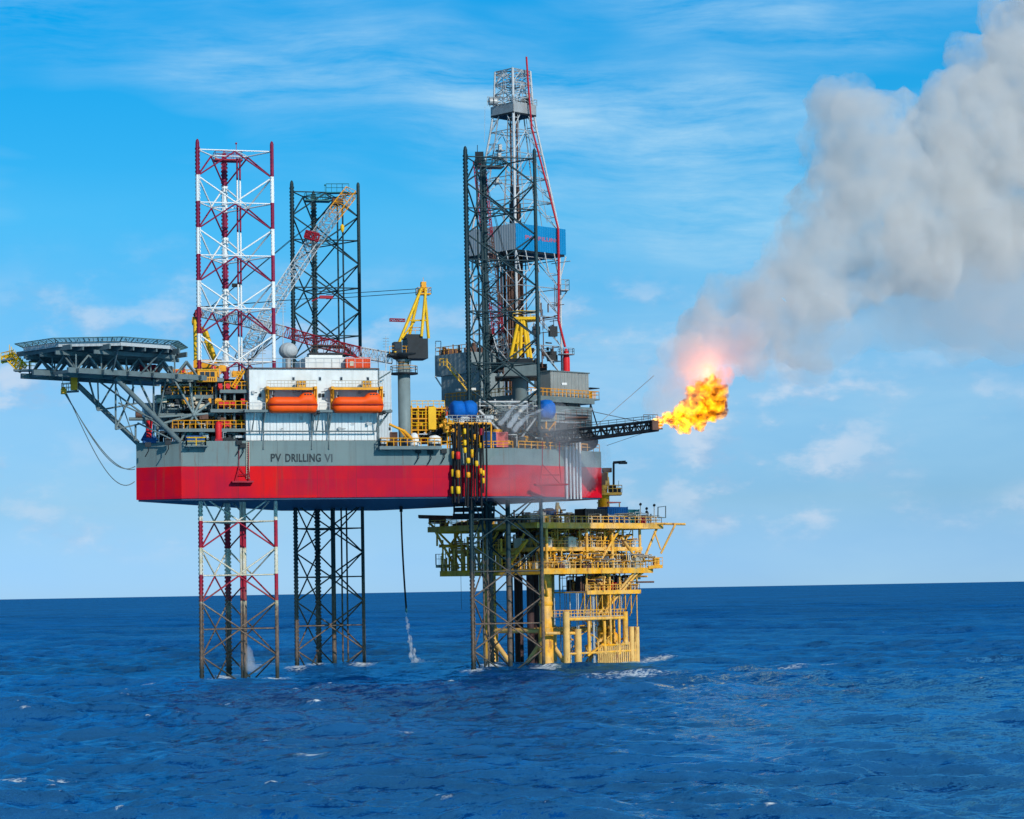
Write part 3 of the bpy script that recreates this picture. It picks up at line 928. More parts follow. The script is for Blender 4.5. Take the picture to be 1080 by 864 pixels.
# roof objects
q = FP(304, 377, 8)
rt = thing('radome', (q.x, q.y, FP(304, 388, 8).z), 'pale grey satellite dome on the accommodation roof', 'radome')
MB().ball(FP(304, 370, 8), 1.55, 3, (1, 1, .86)).build('dome', M['paint_pale'] if 'paint_pale' in M else M['windgrey'], rt)
MB().tube(FP(304, 376, 8), FP(304, 388, 8), .5, 10).build('pedestal', M['steel'], rt)
q = FP(377, 386, 5)
ct = thing('container', (q.x, q.y, q.z), 'orange red container on the accommodation roof', 'container')
mb = MB(); fbox(mb, 365.5, 390.5, 377.2, 387.8, 4.5, 7.0); mb.build('shell', M['cont_orange'], ct)
mb = MB()
for x in (365.3, 390.3): fbox(mb, x - .5, x + .5, 377, 388, 4.40, 4.52)
for k in range(12):
    x = 367.5 + k * 1.9
    fbox(mb, x, x + .7, 378.4, 386.8, 4.42, 4.52)
mb.build('ribs', M['cont_orange'], ct)
mb = MB(); fbox(mb, 369, 373, 381, 386, 4.36, 4.43); mb.build('label_plate', M['beige'], ct)
q = FP(348, 373, 9)
bc = thing('boom_cradle', (q.x, q.y, FP(348, 375, 9).z), 'dark steel cradle frame on top of the white penthouse', 'boom rest')
mb = MB(); fbox(mb, 327, 371, 372, 374.4, 8, 11)
mb.path([FP(328, 372, 9), FP(332, 364.5, 9), FP(362, 366.5, 9), FP(371, 373, 9)], .25, 6)
mb.build('frame', M['dark'], bc)
mb = MB(); mb.rail([FP(x, 372, 8) for x in (328, 348, 370)], 1.2, 1, .06); mb.build('railing', M['brown'], bc)
for (x, y0, y1, d, lab) in ((277, 362, 388, 2, 'thin antenna mast on the accommodation roof beside the red and white leg'), (298.5, 318, 388, 10, 'tall thin antenna mast behind the satellite dome'), (407, 355, 391, 4, 'thin antenna mast at the end of the roof by the crane')):
    b = FP(x, y1, d)
    r_ = thing('antenna_mast', b[:], lab, 'antenna')
    mb = MB(); mb.tube(b, FP(x, y0, d), .10, 6, .05); mb.build('pole', M['lightsteel'], r_)
    mb = MB(); 
    for k in range(4): 
        c = FP(x, y0 + 2 + k * 3.0, d); mb.tube(c - E1 * .5, c + E1 * .5, .04, 4)
    mb.build('crossarm', M['steel'], r_)
# ------------------------------------------------------------------ clutter helper
def clutter(root, x0, x1, y0, y1, d0, d1, n, kinds, seed):
    """pipework, valves and boxes filling a piece of deck: kinds = list of (part name, material key, weight, shape)"""
    rng = random.Random(seed)
    for (nm, mk, w, shp) in kinds:
        run = MB()
        for k in range(max(1, int(n * w))):
            x, y, d = rng.uniform(x0, x1), rng.uniform(y0, y1), rng.uniform(d0, d1)
            p = FP(x, y, d)
            lo = FP(x, y1, d).z
            if shp == 'pipe':
                ax = rng.choice((E1, E1, Z, E2, Z))
                L = rng.uniform(.6, 2.6)
                if ax is Z: L = min(L, 1.8)
                r = rng.choice((.05, .07, .09, .13))
                a, b = p - ax * L / 2, p + ax * L / 2
                a.z = max(a.z, lo); b.z = max(b.z, lo)
                run.tube(a, b, r, 6)
                if rng.random() < .4: run.tube(b, Vector((b.x, b.y, lo)), r, 6)
                continue
            mb = MB()
            if shp == 'box':
                h = rng.uniform(.3, .9)
                hx, hy = rng.uniform(.2, .8), rng.uniform(.2, .6)
                c = Vector((p.x, p.y, max(p.z, lo + h / 2)))
                mb.cbox(c, hx, hy, h / 2)
                mb.cbox(c + Z * (h / 2 + .05), hx * .7, hy * .7, .05)
                mb.tube(c - E1 * hx * .5 - E2 * hy, c - E1 * hx * .5 - E2 * (hy + .18), .08, 5)
            else:
                r = rng.uniform(.25, .55)
                if rng.random() < .5: mb.lathe(Vector((p.x, p.y, lo)), [(r, 0), (r, 1.2), (r * .6, 1.5)], 12)
                else: mb.tube(p - E1 * .9, p + E1 * .9, r, 12)
            mb.build(nm, M[mk], root)
        if run.v: run.build(nm, M[mk], root, kind='stuff')

# ------------------------------------------------------------------ helideck
HC = P(108, 372, 383)
hd = thing('helideck', (HC.x, HC.y, HC.z - 6), 'dark green grey octagonal helideck on a truss, cantilevered off the bow of the rig', 'helideck')
ZH = P(108, 367.5, 383).z
HR = 12.1
def octa(r, z, n=8, ph=22.5):
    return [Vector((HC.x + r * math.cos(rad(ph + 45 * k + 44.6)), HC.y + r * math.sin(rad(ph + 45 * k + 44.6)), z)) for k in range(n)]
mb = MB().prism([(p.x, p.y) for p in octa(HR, 0)], ZH - .55, ZH); mb.build('deck', M['helidark'], hd)
mb = MB()
o1, o2 = octa(HR + .02, ZH - .35), octa(HR + .12, ZH - .35)
for k in range(8):
    mb.quadbox(o1[k] - Z * .42, (o1[(k + 1) % 8] - o1[k]) * .995, (o2[k] - o1[k]), Z * .62)
mb.build('edge_beam', M['windgrey'], hd)
mb = MB()
oi, oo = octa(HR + .15, ZH - .02), octa(HR + 1.45, ZH + .42)
for k in range(8):
    a, b, c, d = oi[k], oi[(k + 1) % 8], oo[(k + 1) % 8], oo[k]
    mb.tube(d, c, .07, 4)
    n = 14
    for i in range(n + 1):
        mb.tube(a.lerp(b, i / n), d.lerp(c, i / n), .045 if i % 3 else .10, 4)
    for j in (.2, .4, .6, .8):
        mb.tube(a.lerp(d, j), b.lerp(c, j), .03, 4)
mb.build('safety_net', M['net'], hd)
mb = MB()
for k in range(40):
    a = rad(9 * k)
    q = Vector((HC.x + HR * .97 * math.cos(a), HC.y + HR * .97 * math.sin(a), ZH))
    mb.tube(q, q + Z * .3, .09, 5)
mb.build('deck_light', M['dark'], hd)
# stringers under the deck, in two directions, and the lower truss
mb = MB()
for k in range(-5, 6):
    w = HR * .92 if abs(k) < 4 else HR * .6
    c = Vector((HC.x, HC.y, ZH - .95)) + U * (k * 2.15)
    mb.quadbox(c - V * w - Z * .38 - U * .12, V * 2 * w, U * .24, Z * .76)
for k in (-2, -1, 0, 1, 2):
    c = Vector((HC.x, HC.y, ZH - 1.6)) + V * (k * 4.2)
    w = HR * (.95 if abs(k) < 2 else .62)
    mb.quadbox(c - U * w - Z * .3 - V * .14, U * 2 * w, V * .28, Z * .6)
mb.build('stringer', M['helidark'], hd)
ZL = P(108, 397, 383).z
tr = MB()
lo = {}
for j in (-1, 0, 1):
    for i in range(-2, 4):
        lo[i, j] = Vector((HC.x, HC.y, ZL)) + U * (i * 4.6) + V * (j * 6.2)
for j in (-1, 0, 1):
    for i in range(-2, 3):
        a, b = lo[i, j], lo[i + 1, j]
        up = (a + b) / 2 + Z * (ZH - ZL - 1.9)
        tr.tube(a, up, .17, 6); tr.tube(up, b, .17, 6)
        tr.tube(a, a + Z * (ZH - ZL - 1.9), .13, 6)
for i in range(-2, 4):
    for j in (-1, 0):
        a, b = lo[i, j], lo[i, j + 1]
        up = (a + b) / 2 + Z * (ZH - ZL - 1.9)
        tr.tube(a, up, .15, 6); tr.tube(up, b, .15, 6)
for a in octa(HR * .9, ZH - .8):
    c = Vector((HC.x, HC.y, ZL))
    tr.tube(a, c.lerp(Vector((a.x, a.y, ZL)), .62), .15, 6)
tr.build('truss', M['grey'], hd)
lb = MB()
for j in (-1, 0, 1):
    lb.quadbox(lo[-2, j] - Z * .4 - V * .22 - U * (1.5 if j else 3.5), U * (23 + 3), V * .44, Z * .8)
for i in range(-2, 4):
    lb.quadbox(lo[i, -1] - Z * .25 - U * .15 - V * 1, V * 14.4, U * .3, Z * .5)
lb.build('lower_beam', M['helidark'], hd)
# main struts down to the hull corner
sb = MB()
hc1 = Vector((*HULL[0], ZT)); hc2 = FP(189, 466, .4); hc2.z = ZT
e1_ = P(80, 404, 384); e2_ = P(121, 398, 379)
sb.tube(hc1 + E1 * .3 + E2 * .3, e1_, .42, 10)
sb.tube(hc2, e2_, .42, 10)
sb.build('main_strut', M['grey'], hd)
tb = MB()
for (a, b, r) in (((142, 465), (120, 401), .1), ((103, 433), (93, 398), .2), ((103, 433), (121, 402), .17), ((122, 453), (122, 400), .2), ((122, 453), (141, 408), .2),
                  ((103, 433), (146, 425), .18), ((122, 453), (148, 447), .17), ((143, 465), (143, 448), .2), ((104, 402), (172, 452), .18), ((104, 431), (103, 398), .16),
                  ((125, 425), (170, 446), .16), ((145, 398), (165, 440), .22), ((145, 446), (180, 463), .17), ((162, 400), (162, 460), .2), ((175, 400), (166, 445), .18), ((140, 402), (141, 425), .16)):
    tb.tube(P(*a, 385 if a[0] < 130 else 387), P(*b, 385 if b[0] < 130 else 388), r * .8, 6)
tb.build('brace', M['grey'], hd)
# side stair tower at the outboard end, yellow
yb = MB()
for (a, b) in (((2, 377), (14, 373)), ((2, 383), (14, 378)), ((2, 377), (2, 383)), ((8, 375), (8, 381)), ((14, 372), (14, 379))):
    yb.tube(P(*a, 381), P(*b, 381), .16, 5)
yb.rail([P(1, 380, 381), P(14, 377, 380)], 1.1, .8, .07)
yb.rail([P(1, 380, 383), P(14, 377, 383)], 1.1, .8, .07)
yb.lattice(P(10, 375, 381), P(24, 389, 381), 1.6, 1.5, 1.6, 1.5, 6, .10, .07)
yb.rail([P(22, 390, 380), P(38, 390.5, 380)], 1.2, .7, .07)
for k in range(8):
    q = P(10 + k * 2.0, 372.5 + k * 2.1, 380.5)
    yb.tube(q, q + Z * 1.3, .07, 4)
yb.build('stair', M['yellow'], hd)
wp = MB()
for (x0, x1, y) in ((14, 60, 391.5),):
    a, b = P(x0, y, 379.5), P(x1, y, 379.5)
    wp.quadbox(a, b - a, Vector((0, 1.6, 0)), Z * .3)
wp.quadbox(P(1, 381, 380), P(14, 379, 380) - P(1, 381, 380), Vector((0, 3, 0)), Z * .25)
wp.build('catwalk', M['helidark'], hd)
# small hose cage slung under the helideck
cg = MB()
a, b = P(65, 414, 382), P(81, 413, 382)
cg.quadbox(a, b - a, Vector((0, 1.6, 0)), Z * .2)
cg.build('cage_floor', M['grey'], hd)
cg = MB(); cg.rail([a, b, b + Vector((0, 1.6, 0)), a + Vector((0, 1.6, 0)), a], 1.4, .8, .06)
for x in (66, 74, 80): cg.tube(P(x, 405, 382), P(x, 398, 382), .06, 4)
cg.build('cage_railing', M['beige'], hd)
cg = MB(); cg.tube(P(65, 411, 382), P(68.5, 411, 382), .42, 10); cg.cbox(P(67, 413, 382), .4, .4, .4); cg.cbox(P(78, 404, 382), .5, .4, 1.1)
cg.build('hose_reel', M['deepyellow'], hd)
for (x1, y1, sg) in ((142, 495, 7), (142.5, 492, 13), (142, 508, 21)):
    a, b = P(67 + sg * .15, 415, 382), P(x1, y1, 391.5)
    pts = []
    for i in range(25):
        t = i / 24
        q = a.lerp(b, t)
        q.z -= 4.4 * (.55 + sg * .035) * 4 * t * (1 - t) * (.4 + .6 * t)
        pts.append(q)
    o = MB().path(pts, .075, 5).build('slung_cable', M['grey'], hd)
for (nm, mk, x0, x1, y0, y1, Y) in (('foam_cabinet', 'darkred', 147, 164, 384.5, 397.5, 386), ('lattice_panel', 'grey', 178, 181, 386, 404, 386)):
    mb = MB()
    a, b = P(x0, y1, Y), P(x1, y0, Y)
    mb.quadbox(a, Vector((b.x - a.x, 0, 0)), Vector((0, 2.2, 0)), Z * (b.z - a.z))
    if nm == 'foam_cabinet':
        for k in range(5): mb.quadbox(a + Vector(((b.x - a.x) * (k + .3) / 5, -.08, .1)), Vector((.12, 0, 0)), Vector((0, .07, 0)), Z * (b.z - a.z - .2))
    mb.build(nm, M[mk], hd)

# ------------------------------------------------------------------ bow machinery round the first leg
def module(name, x0, x1, y0, y1, d, lab, cat):
    q = FP((x0 + x1) / 2, y1, d)
    return thing(name, (q.x, q.y, q.z), lab, cat)
jk = module('jacking_house', 165, 262, 385, 465, 3, 'grey open jacking frame with walkways and red motors around the red and white leg', 'jacking house')
for (x0, x1, y0, y1, d0, d1) in ((140, 236, 398.5, 402.5, 2, 8), (232, 262, 411, 414.5, 1.5, 5), (222, 262, 431.5, 435, 1, 6), (176, 262, 452, 455.5, 1, 6), (165, 225, 416.5, 420.5, 3.2, 7), (168, 230, 436, 439, 3, 7)):
    mb = MB(); fbox(mb, x0, x1, y0, y1, d0, d1); mb.build('walkway', M['grey'], jk)
rl = MB()
for (x0, x1, y, d) in ((237, 261, 411, 1.7), (230, 261, 431.5, 1.2), (182, 261, 452, 1.2), (185, 210, 398.5, 2.2), (170, 224, 416.5, 3.4)):
    rl.rail([FP(x0, y, d), FP(x1, y, d)], 1.25, .9, .075)
rl.build('railing', M['deepyellow'], jk)
cl = MB()
for (x, y0, y1, d) in ((176, 398, 466, 5), (190, 400, 466, 6), (228, 400, 466, 3), (237, 405, 466, 2.4), (247, 411, 466, 2.4), (258.5, 389, 466, 2.2), (212, 402, 466, 6), (166, 420, 466, 6), (243, 400, 466, 6)):
    cl.tube(FP(x, y0, d), FP(x, y1, d), .22, 8)
cl.build('column', M['grey'], jk)
st = MB()
for (x, y) in ((179, 392), (191, 464), (219, 464), (214, 418), (221, 425), (166, 440), (164, 449), (200, 404), (226, 436)):
    st.tube(FP(204.5, 437.5, 1.4), FP(x, y, 2.2), .2, 7)
st.ball(FP(204.5, 437.5, 1.4), .4, 2)
st.build('star_brace', M['pedgrey'], jk)
bk = MB()
fbox(bk, 166, 192, 421, 452, 8, 12); fbox(bk, 152, 165, 425, 446, 9, 12)
bk.build('wall_panel', M['paleend'], jk)
bk = MB(); fbox(bk, 193, 232, 405, 465, 8, 12); fbox(bk, 234, 262, 400, 452, 7.2, 9)
bk.build('gearbox_housing', M['dark'], jk)
bk = MB(); fbox(bk, 196, 226, 421, 433, 4.5, 7.8); fbox(bk, 172, 190, 403, 415, 4.5, 7.5); bk.build('gear_case', M['grey'], jk)
for (x, y) in ((232.5, 426), (237, 426), (241, 426), (232.5, 448), (237.5, 448), (241.5, 448), (246, 426), (256, 424), (248, 408), (232, 408), (240, 408)):
    mb = MB(); p = FP(x, y, 1.9); mb.tube(p - E2 * .6, p + E2 * .9, .36, 10); mb.cbox(p + E2 * .3, .3, .5, .5)
    mb.build('jacking_motor', M['red'], jk)
mb = MB()
for x0, y0, x1, y1 in ((244, 408, 256, 389), (247, 409.5, 258.5, 391)):
    mb.tube(FP(x0, y0, 1.2), FP(x1, y1, 1.2), .12, 5)
for k in range(9): mb.tube(FP(244 + k * 1.4, 408 - k * 2.2, 1.2), FP(247 + k * 1.35, 409.5 - k * 2.15, 1.2), .07, 4)
mb.build('ladder', M['deepyellow'], jk)
clutter(jk, 183, 262, 388, 398, 2.5, 7, 26, [('pipework', 'beige', .8, 'pipe'), ('cabinet', 'deepyellow', .5, 'box'), ('valve_box', 'red', .2, 'box')], 3)
clutter(jk, 168, 260, 405, 416, 3, 7.5, 40, [('pipework', 'steel', .8, 'pipe'), ('pipework', 'beige', .5, 'pipe'), ('cabinet', 'dark', .4, 'box'), ('valve_box', 'brown', .3, 'box')], 4)
clutter(jk, 168, 260, 420, 432, 2.5, 7, 46, [('pipework', 'grey', .8, 'pipe'), ('pipework', 'lightsteel', .6, 'pipe'), ('cabinet', 'beige', .35, 'box'), ('valve_box', 'deepyellow', .35, 'box'), ('valve_box', 'dark', .4, 'box')], 5)
clutter(jk, 180, 260, 439, 452, 2.0, 6, 46, [('pipework', 'deepyellow', .7, 'pipe'), ('pipework', 'lightsteel', .5, 'pipe'), ('cabinet', 'dark', .5, 'box'), ('valve_box', 'brown', .4, 'box')], 6)
clutter(jk, 168, 258, 456, 466, 2.0, 6, 44, [('pipework', 'grey', .7, 'pipe'), ('pipework', 'brown', .5, 'pipe'), ('cabinet', 'dark', .6, 'box'), ('valve_box', 'paleend', .4, 'box')], 8)

q = FP(219, 402, 0.8)
yc = thing('control_cabin', (q.x, q.y, q.z), 'small yellow cabin with dark windows hung beside the red and white leg', 'cabin')
mb = MB(); fbox(mb, 208.5, 229, 390, 402.5, .5, 2.5); mb.build('shell', M['deepyellow'], yc)
for k in range(3):
    x = 211.2 + k * 5.4
    mb = MB(); fbox(mb, x, x + 4.4, 392.2, 397.2, .42, .52); mb.build('window', M['window'], yc)
mb = MB(); fbox(mb, 208, 229.5, 389.3, 390, .3, 2.7); mb.build('roof', M['yellow'], yc)
mb = MB(); 
for k in range(8): fbox(mb, 210 + k * 2.3, 211 + k * 2.3, 398.6, 401.4, .44, .52)
mb.build('louvre', M['brown'], yc)
def simple(name, lab, cat, parts, base):
    q = FP(*base)
    r = thing(name, (q.x, q.y, q.z), lab, cat)
    for (nm, mk, fn) in parts:
        mb = MB(); fn(mb); mb.build(nm, M[mk], r)
    return r
simple('foam_tank', 'upright bright red tank standing on the bow deck below the walkways', 'tank', [
    ('shell', 'red', lambda m: m.lathe(FP(230.5, 465, .9), [(.5, 0), (.52, .25), (.52, 2.5), (.4, 2.9), (.12, 3.1)], 16)),
    ('saddle', 'darkred', lambda m: m.cbox(FP(230.5, 464.5, .9), .6, .5, .22)),
    ('pipe', 'steel', lambda m: m.path([FP(233, 462, .8), FP(235.5, 462, .8), FP(235.5, 456, .8), FP(239, 456, .8)], .08, 6))], (230.5, 465, .9))
simple('blue_skip', 'low dark blue covered skip on the bow deck behind the star brace', 'skip', [
    ('body', 'contblue', lambda m: fbox(m, 196, 216, 459, 466, 2.0, 4)),
    ('cover', 'teal', lambda m: m.path([FP(197, 459, 2.4), FP(201, 456, 2.4), FP(211, 456, 2.4), FP(215, 459, 2.4)], .5, 8))], (206, 466, 2))
simple('deck_winch', 'red winch post on a blue base at the bow corner of the deck', 'winch', [
    ('post', 'red', lambda m: m.tube(FP(156.5, 463, 3), FP(157.5, 444, 3), .5, 12)),
    ('base', 'contblue', lambda m: (m.tube(FP(151, 465.5, 3), FP(155, 456, 3), .45, 8, .3), m.tube(FP(164, 465.5, 3), FP(159, 456, 3), .45, 8, .3), m.cbox(FP(157.5, 464.8, 3), 1.0, .8, .4))),
    ('drum', 'brown', lambda m: m.tube(FP(143, 437.5, 3), FP(150, 437.5, 3), .55, 12)),
    ('arm', 'grey', lambda m: (m.tube(FP(136, 442, 3), FP(160, 442, 3), .28, 8), m.tube(FP(150, 440, 3), FP(157, 452, 3), .2, 6)))], (157, 465, 3))

# ------------------------------------------------------------------ cranes
def lattice_boom(root, pts, w, n, mats, parts=('boom',), side=None):
    for k, (a, b) in enumerate(zip(pts[:-1], pts[1:])):
        mb = MB(); mb.lattice(a, b, w, w, w, w, n[k], .085, .045, side)
        mb.build('boom_section', mats[k], root)
def crane_house(root, base, zt, s=1.0):
    pass
# crane with the slim grey pedestal
q = FP(427, 466, 6); pc = q
cr = thing('pedestal_crane', (q.x, q.y, ZD), 'deck crane on a slim grey pedestal with black house, yellow gantry and lowered boom', 'crane', 'pedestal cranes of the rig')
zx = lambda y, d=6: FP(427, y, d).z
mb = MB().lathe(Vector((q.x, q.y, 0)), [(1.02, ZD), (1.02, zx(386)), (.9, zx(386)), (.9, zx(382)), (1.25, zx(381)), (1.3, zx(376))], 24); mb.build('pedestal', M['pedgrey'], cr)
mb = MB().lathe(Vector((q.x, q.y, 0)), [(2.3, zx(395)), (2.3, zx(393.6))], 20); mb.build('collar_platform', M['dark'], cr)
mb = MB(); mb.rail([Vector((q.x + 2.2 * math.cos(t), q.y + 2.2 * math.sin(t), zx(393.6))) for t in [i * math.pi / 6 for i in range(13)]], 1.1, 1, .05)
mb.rail([Vector((q.x + 1.15 * math.cos(t), q.y + 1.15 * math.sin(t), zx(386))) for t in [i * math.pi / 4 for i in range(9)]], .9, 1, .05)
mb.build('collar_railing', M['deepyellow'], cr)
qz = Vector((q.x, q.y, 0))
mb = MB(); mb.lathe(qz, [(1.4, zx(379.5)), (2.7, zx(375)), (2.7, zx(373.4))], 20); mb.quadbox(FP(412, 374.8, 4), E1 * 6.1, E2 * 4, Z * .35); mb.build('slew_platform', M['dark'], cr)
mb = MB(); fbox(mb, 430, 451.5, 357, 378, 3.8, 8); fbox(mb, 428, 446, 352.5, 357, 4.4, 7.6); mb.build('machinery_house', M['dark'], cr)
mb = MB(); fbox(mb, 416, 424, 360.5, 373.4, 3.8, 5.8); cb = mb.build('cab', M['dark'], cr)
mb = MB(); fbox(mb, 416.6, 422, 362.5, 368, 3.72, 3.82); mb.build('pane', M['window'], cb)
mb = MB(); mb.rail([FP(x, 373, 3.9) for x in (411, 417, 440)], 1.2, .9, .055); mb.build('railing', M['deepyellow'], cr); mb = MB(); mb.rail([FP(x, 352, 5) for x in (431, 445)], 1, .9, .05); mb.build('railing', M['deepyellow'], cr)
ap = FP(446.5, 304, 6)
mb = MB()
for (x, y, d) in ((416.5, 372, 4), (431, 357, 7.5), (444.5, 355, 4.2), (452, 357, 7.6)):
    mb.tube(FP(x, y, d), ap + E1 * (-.4 if x < 440 else .3) + E2 * (-.6 if d < 6 else .6), .26, 6)
mb.tube(FP(424, 357, 4), FP(438, 338, 6), .16, 6); mb.tube(FP(437, 338, 6.4), FP(452, 338, 6.4), .14, 6); mb.tube(FP(430, 338, 5), FP(452, 338, 5.4), .12, 5)
mb.build('gantry', M['yellow'], cr)
mb = MB(); mb.cbox(ap - Z * 1.0, 1.1, .9, .12); mb.rail([ap - Z * 1 + E1 * 1.1 * a + E2 * .9 * b for a, b in ((-1, -1), (1, -1), (1, 1), (-1, 1), (-1, -1))], 1.0, 1, .05)
mb.cbox(ap + Z * .2, .4, .5, .8); mb.tube(ap + Z * .8, ap + Z * 1.8, .05, 4); mb.build('gantry_head', M['deepyellow'], cr)
mb = MB(); mb.lattice(FP(411, 337.5, 5), FP(427, 338, 5), .5, .4, .5, .4, 4, .07, .05); mb.build('jib_light', M['darkred'], cr)
# boom lying almost level, over the roof, behind the first leg
bp = [FP(414, 378, 6.5), FP(380, 372, 8), FP(340, 362, 10), FP(300, 350, 12.5), FP(255, 338, 15), FP(212, 329, 17.5)]
lattice_boom(cr, bp, 1.7, (8, 9, 9, 10, 10), [M['lightsteel'], M['darkred'], M['darkred'], M['lightsteel'], M['steel']])
mb = MB(); mb.lattice(bp[-1], FP(206, 334, 18), 1.2, 1.2, .6, .6, 2, .12, .07); mb.cbox(FP(209, 331, 17.5), .5, .5, .6); mb.build('boom_head', M['darkred'], cr)
wr = MB()
sh = FP(344, 313.5, 9); wr.tube(ap + E2 * .5, sh + Z * .4, .055, 4); wr.tube(ap - E2 * .4 - Z * .7, sh - Z * .3, .055, 4)
for dx in (-.4, .4): wr.tube(sh, bp[-1] + E2 * dx + Z * .8, .05, 4)
wr.build('luffing_rope', M['black'], cr)
mb = MB(); mb.cbox(sh, 1.1, .25, .25); mb.tube(sh - E1, sh - E1 * 2.4 - Z * .7, .1, 4); mb.build('rope_bridle', M['darkred'], cr)

# second crane, yellow gantry beyond the first leg, boom rising over the far leg
YB = 409
q = P(216, 400, YB)
c2 = thing('pedestal_crane', (q.x, q.y, ZD), 'yellow crane behind the banded leg, its boom raised across the far dark leg', 'crane', 'pedestal cranes of the rig')
mb = MB().lathe(Vector((q.x, q.y, 0)), [(1.1, ZD), (1.1, P(216, 388, YB).z), (1.7, P(216, 385, YB).z), (1.7, P(216, 381, YB).z)], 20); mb.build('pedestal', M['pedgrey'], c2)
mb = MB(); mb.quadbox(P(204, 388, YB - 2), Vector((4.6, 0, 0)), Vector((0, 4, 0)), Z * 1.3); mb.build('machinery_house', M['deepyellow'], c2)
mb = MB()
for (x0, y0, x1, y1, Y) in ((206.5, 382, 205.5, 337, YB - 1.4), (210, 382, 208, 337, YB + 1.4), (227.5, 380, 217, 349, YB - 1.2), (224, 381, 214, 347, YB + 1.2)):
    mb.tube(P(x0, y0, Y), P(x1, y1, Y), .34, 6)
mb.tube(P(206, 338, YB - 1.4), P(207.5, 338, YB + 1.4), .3, 6); mb.tube(P(206, 360, YB - 1.4), P(222, 362, YB - 1.2), .14, 5); mb.tube(P(206, 341, YB), P(217, 349, YB), .2, 5)
mb.lathe(P(206.5, 343, YB), [(.6, 0), (.7, .6), (.5, 1.4)], 12)
mb.build('gantry', M['yellow'], c2)
mb = MB(); mb.rail([P(203, 341, YB - 1.6), P(211, 341, YB - 1.6), P(211, 341, YB + 1.6)], 1, 1, .05); mb.build('gantry_railing', M['deepyellow'], c2)
b2 = [P(252, 384, YB), P(291, 316, 415), P(329, 258, 421), P(352, 226, 425), P(370, 203, 428)]
lattice_boom(c2, b2, 1.9, (15, 13, 7, 6), [M['lightsteel'], M['lightsteel'], M['steel'], M['deepyellow']], side=Vector((.2, 1, 0)))
mb = MB(); mb.cbox(P(355, 213, 427), .8, .7, .5); mb.build('boom_head', M['brown'], c2)
mb = MB(); mb.rail([P(344, 203, 428), P(361, 203, 428), P(368, 203, 428)], 1.5, .9, .06); mb.quadbox(P(344, 203.5, 427), Vector((4.0, 0, 0)), Vector((0, 1.6, 0)), Z * .15); mb.build('boom_platform', M['teal'], c2)
mb = MB(); mb.lattice(P(322, 247, 419), P(336, 251, 419), 1.2, 1.2, 1.2, 1.2, 3, .12, .08); mb.ball(P(324, 248, 419), .6, 1); mb.build('floodlight_frame', M['darkred'], c2)
wr = MB()
gt = P(206.5, 337, YB)
for (x, y, Y) in ((305, 254, 419), (306.5, 254, 420)):
    wr.tube(gt, P(x, y, Y), .05, 4); wr.tube(P(x, y, Y), b2[-1], .045, 4)
for x, y in ((249, 301), ): wr.cbox(P(x, y, 414), .7, .2, .3)
wr.tube(P(361, 215, 427), P(361, 238, 427), .05, 4)
wr.build('luffing_rope', M['black'], c2)
mb = MB(); mb.lathe(P(361, 242, 427), [(.12, -.5), (.35, 0), (.35, .6), (.1, .9)], 10); mb.build('hook_block', M['yellow'], c2)
for k in range(3):
    mb = MB(); a, b = P(300 - k * 7, 352 - k * 5, YB + 2), P(262 + k * 2, 380, YB + 1); mb.tube(a, b, .09, 5)
    mb.build('stay', M['dark'], c2)

# third crane, between the near dark leg and the derrick
YC = 425
q = P(548, 400, YC)
c3 = thing('pedestal_crane', (q.x, q.y, ZD), 'yellow gantry crane in front of the derrick, its red and white boom pointing steeply up', 'crane', 'pedestal cranes of the rig')
mb = MB().lathe(Vector((q.x, q.y, 0)), [(1.3, ZD), (1.3, P(548, 402, YC).z), (2.4, P(548, 398, YC).z), (2.4, P(548, 396, YC).z)], 20); mb.build('pedestal', M['pedgrey'], c3)
def pbox(mb, x0, x1, y0, y1, Y0, Y1):
    a, b = P(x0, (y0 + y1) / 2, Y0), P(x1, (y0 + y1) / 2, Y0)
    z0, z1 = P((x0 + x1) / 2, y1, Y0).z, P((x0 + x1) / 2, y0, Y0).z
    mb.quadbox(Vector((a.x, Y0, z0)), Vector((b.x - a.x, 0, 0)), Vector((0, Y1 - Y0, 0)), Z * (z1 - z0))
    return mb
mb = pbox(MB(), 522, 570, 396.5, 398, YC - 4, YC + 4); mb.build('slew_platform', M['dark'], c3)
mb = pbox(MB(), 532, 566, 384, 396.4, YC - 3, YC + 3); mb.build('machinery_house', M['grey'], c3)
mb = pbox(MB(), 537, 562, 378, 383.9, YC - 3, YC + 3); mb.build('winch_deck', M['dark'], c3)
mb = MB()
for (x0, y0, x1, y1, Y) in ((538, 380, 547, 337, YC - 1.5), (543, 380, 549, 337, YC + 1.5), (549, 376, 550, 337, YC - 1.5), (557, 377, 552, 338, YC - 1.5), (560.5, 381, 554, 338, YC + 1.5)):
    mb.tube(P(x0, y0, Y), P(x1, y1, Y), .32, 6)
for y in (350, 362, 372):
    t = (y - 337) / 43
    mb.tube(P(547 - 9 * t, y, YC - 1.5), P(552 + 6 * t, y, YC - 1.5), .16, 5)
mb.build('gantry', M['yellow'], c3)
mb = pbox(MB(), 541, 566, 334, 337, YC - 2, YC + 2); mb.rail([P(541, 334, YC - 2), P(566, 334, YC - 2)], 1, 1, .06); mb.build('gantry_head', M['yellow'], c3)
b3 = [P(533, 378, YC + 3), P(525.5, 352, YC + 3), P(522, 320, YC + 3), P(514, 250, YC + 3), P(505, 170, YC + 3)]
lattice_boom(c3, b3, 1.7, (5, 6, 12, 13), [M['lightsteel'], M['darkred'], M['brown'], M['darkred']], side=Vector((.2, 1, 0)))
mb = pbox(MB(), 501, 510, 160, 172, YC + 2, YC + 4.5); mb.tube(P(503.5, 160, YC + 3), P(503.5, 153, YC + 3), .08, 4); mb.build('boom_head', M['dark'], c3)
mb = MB()
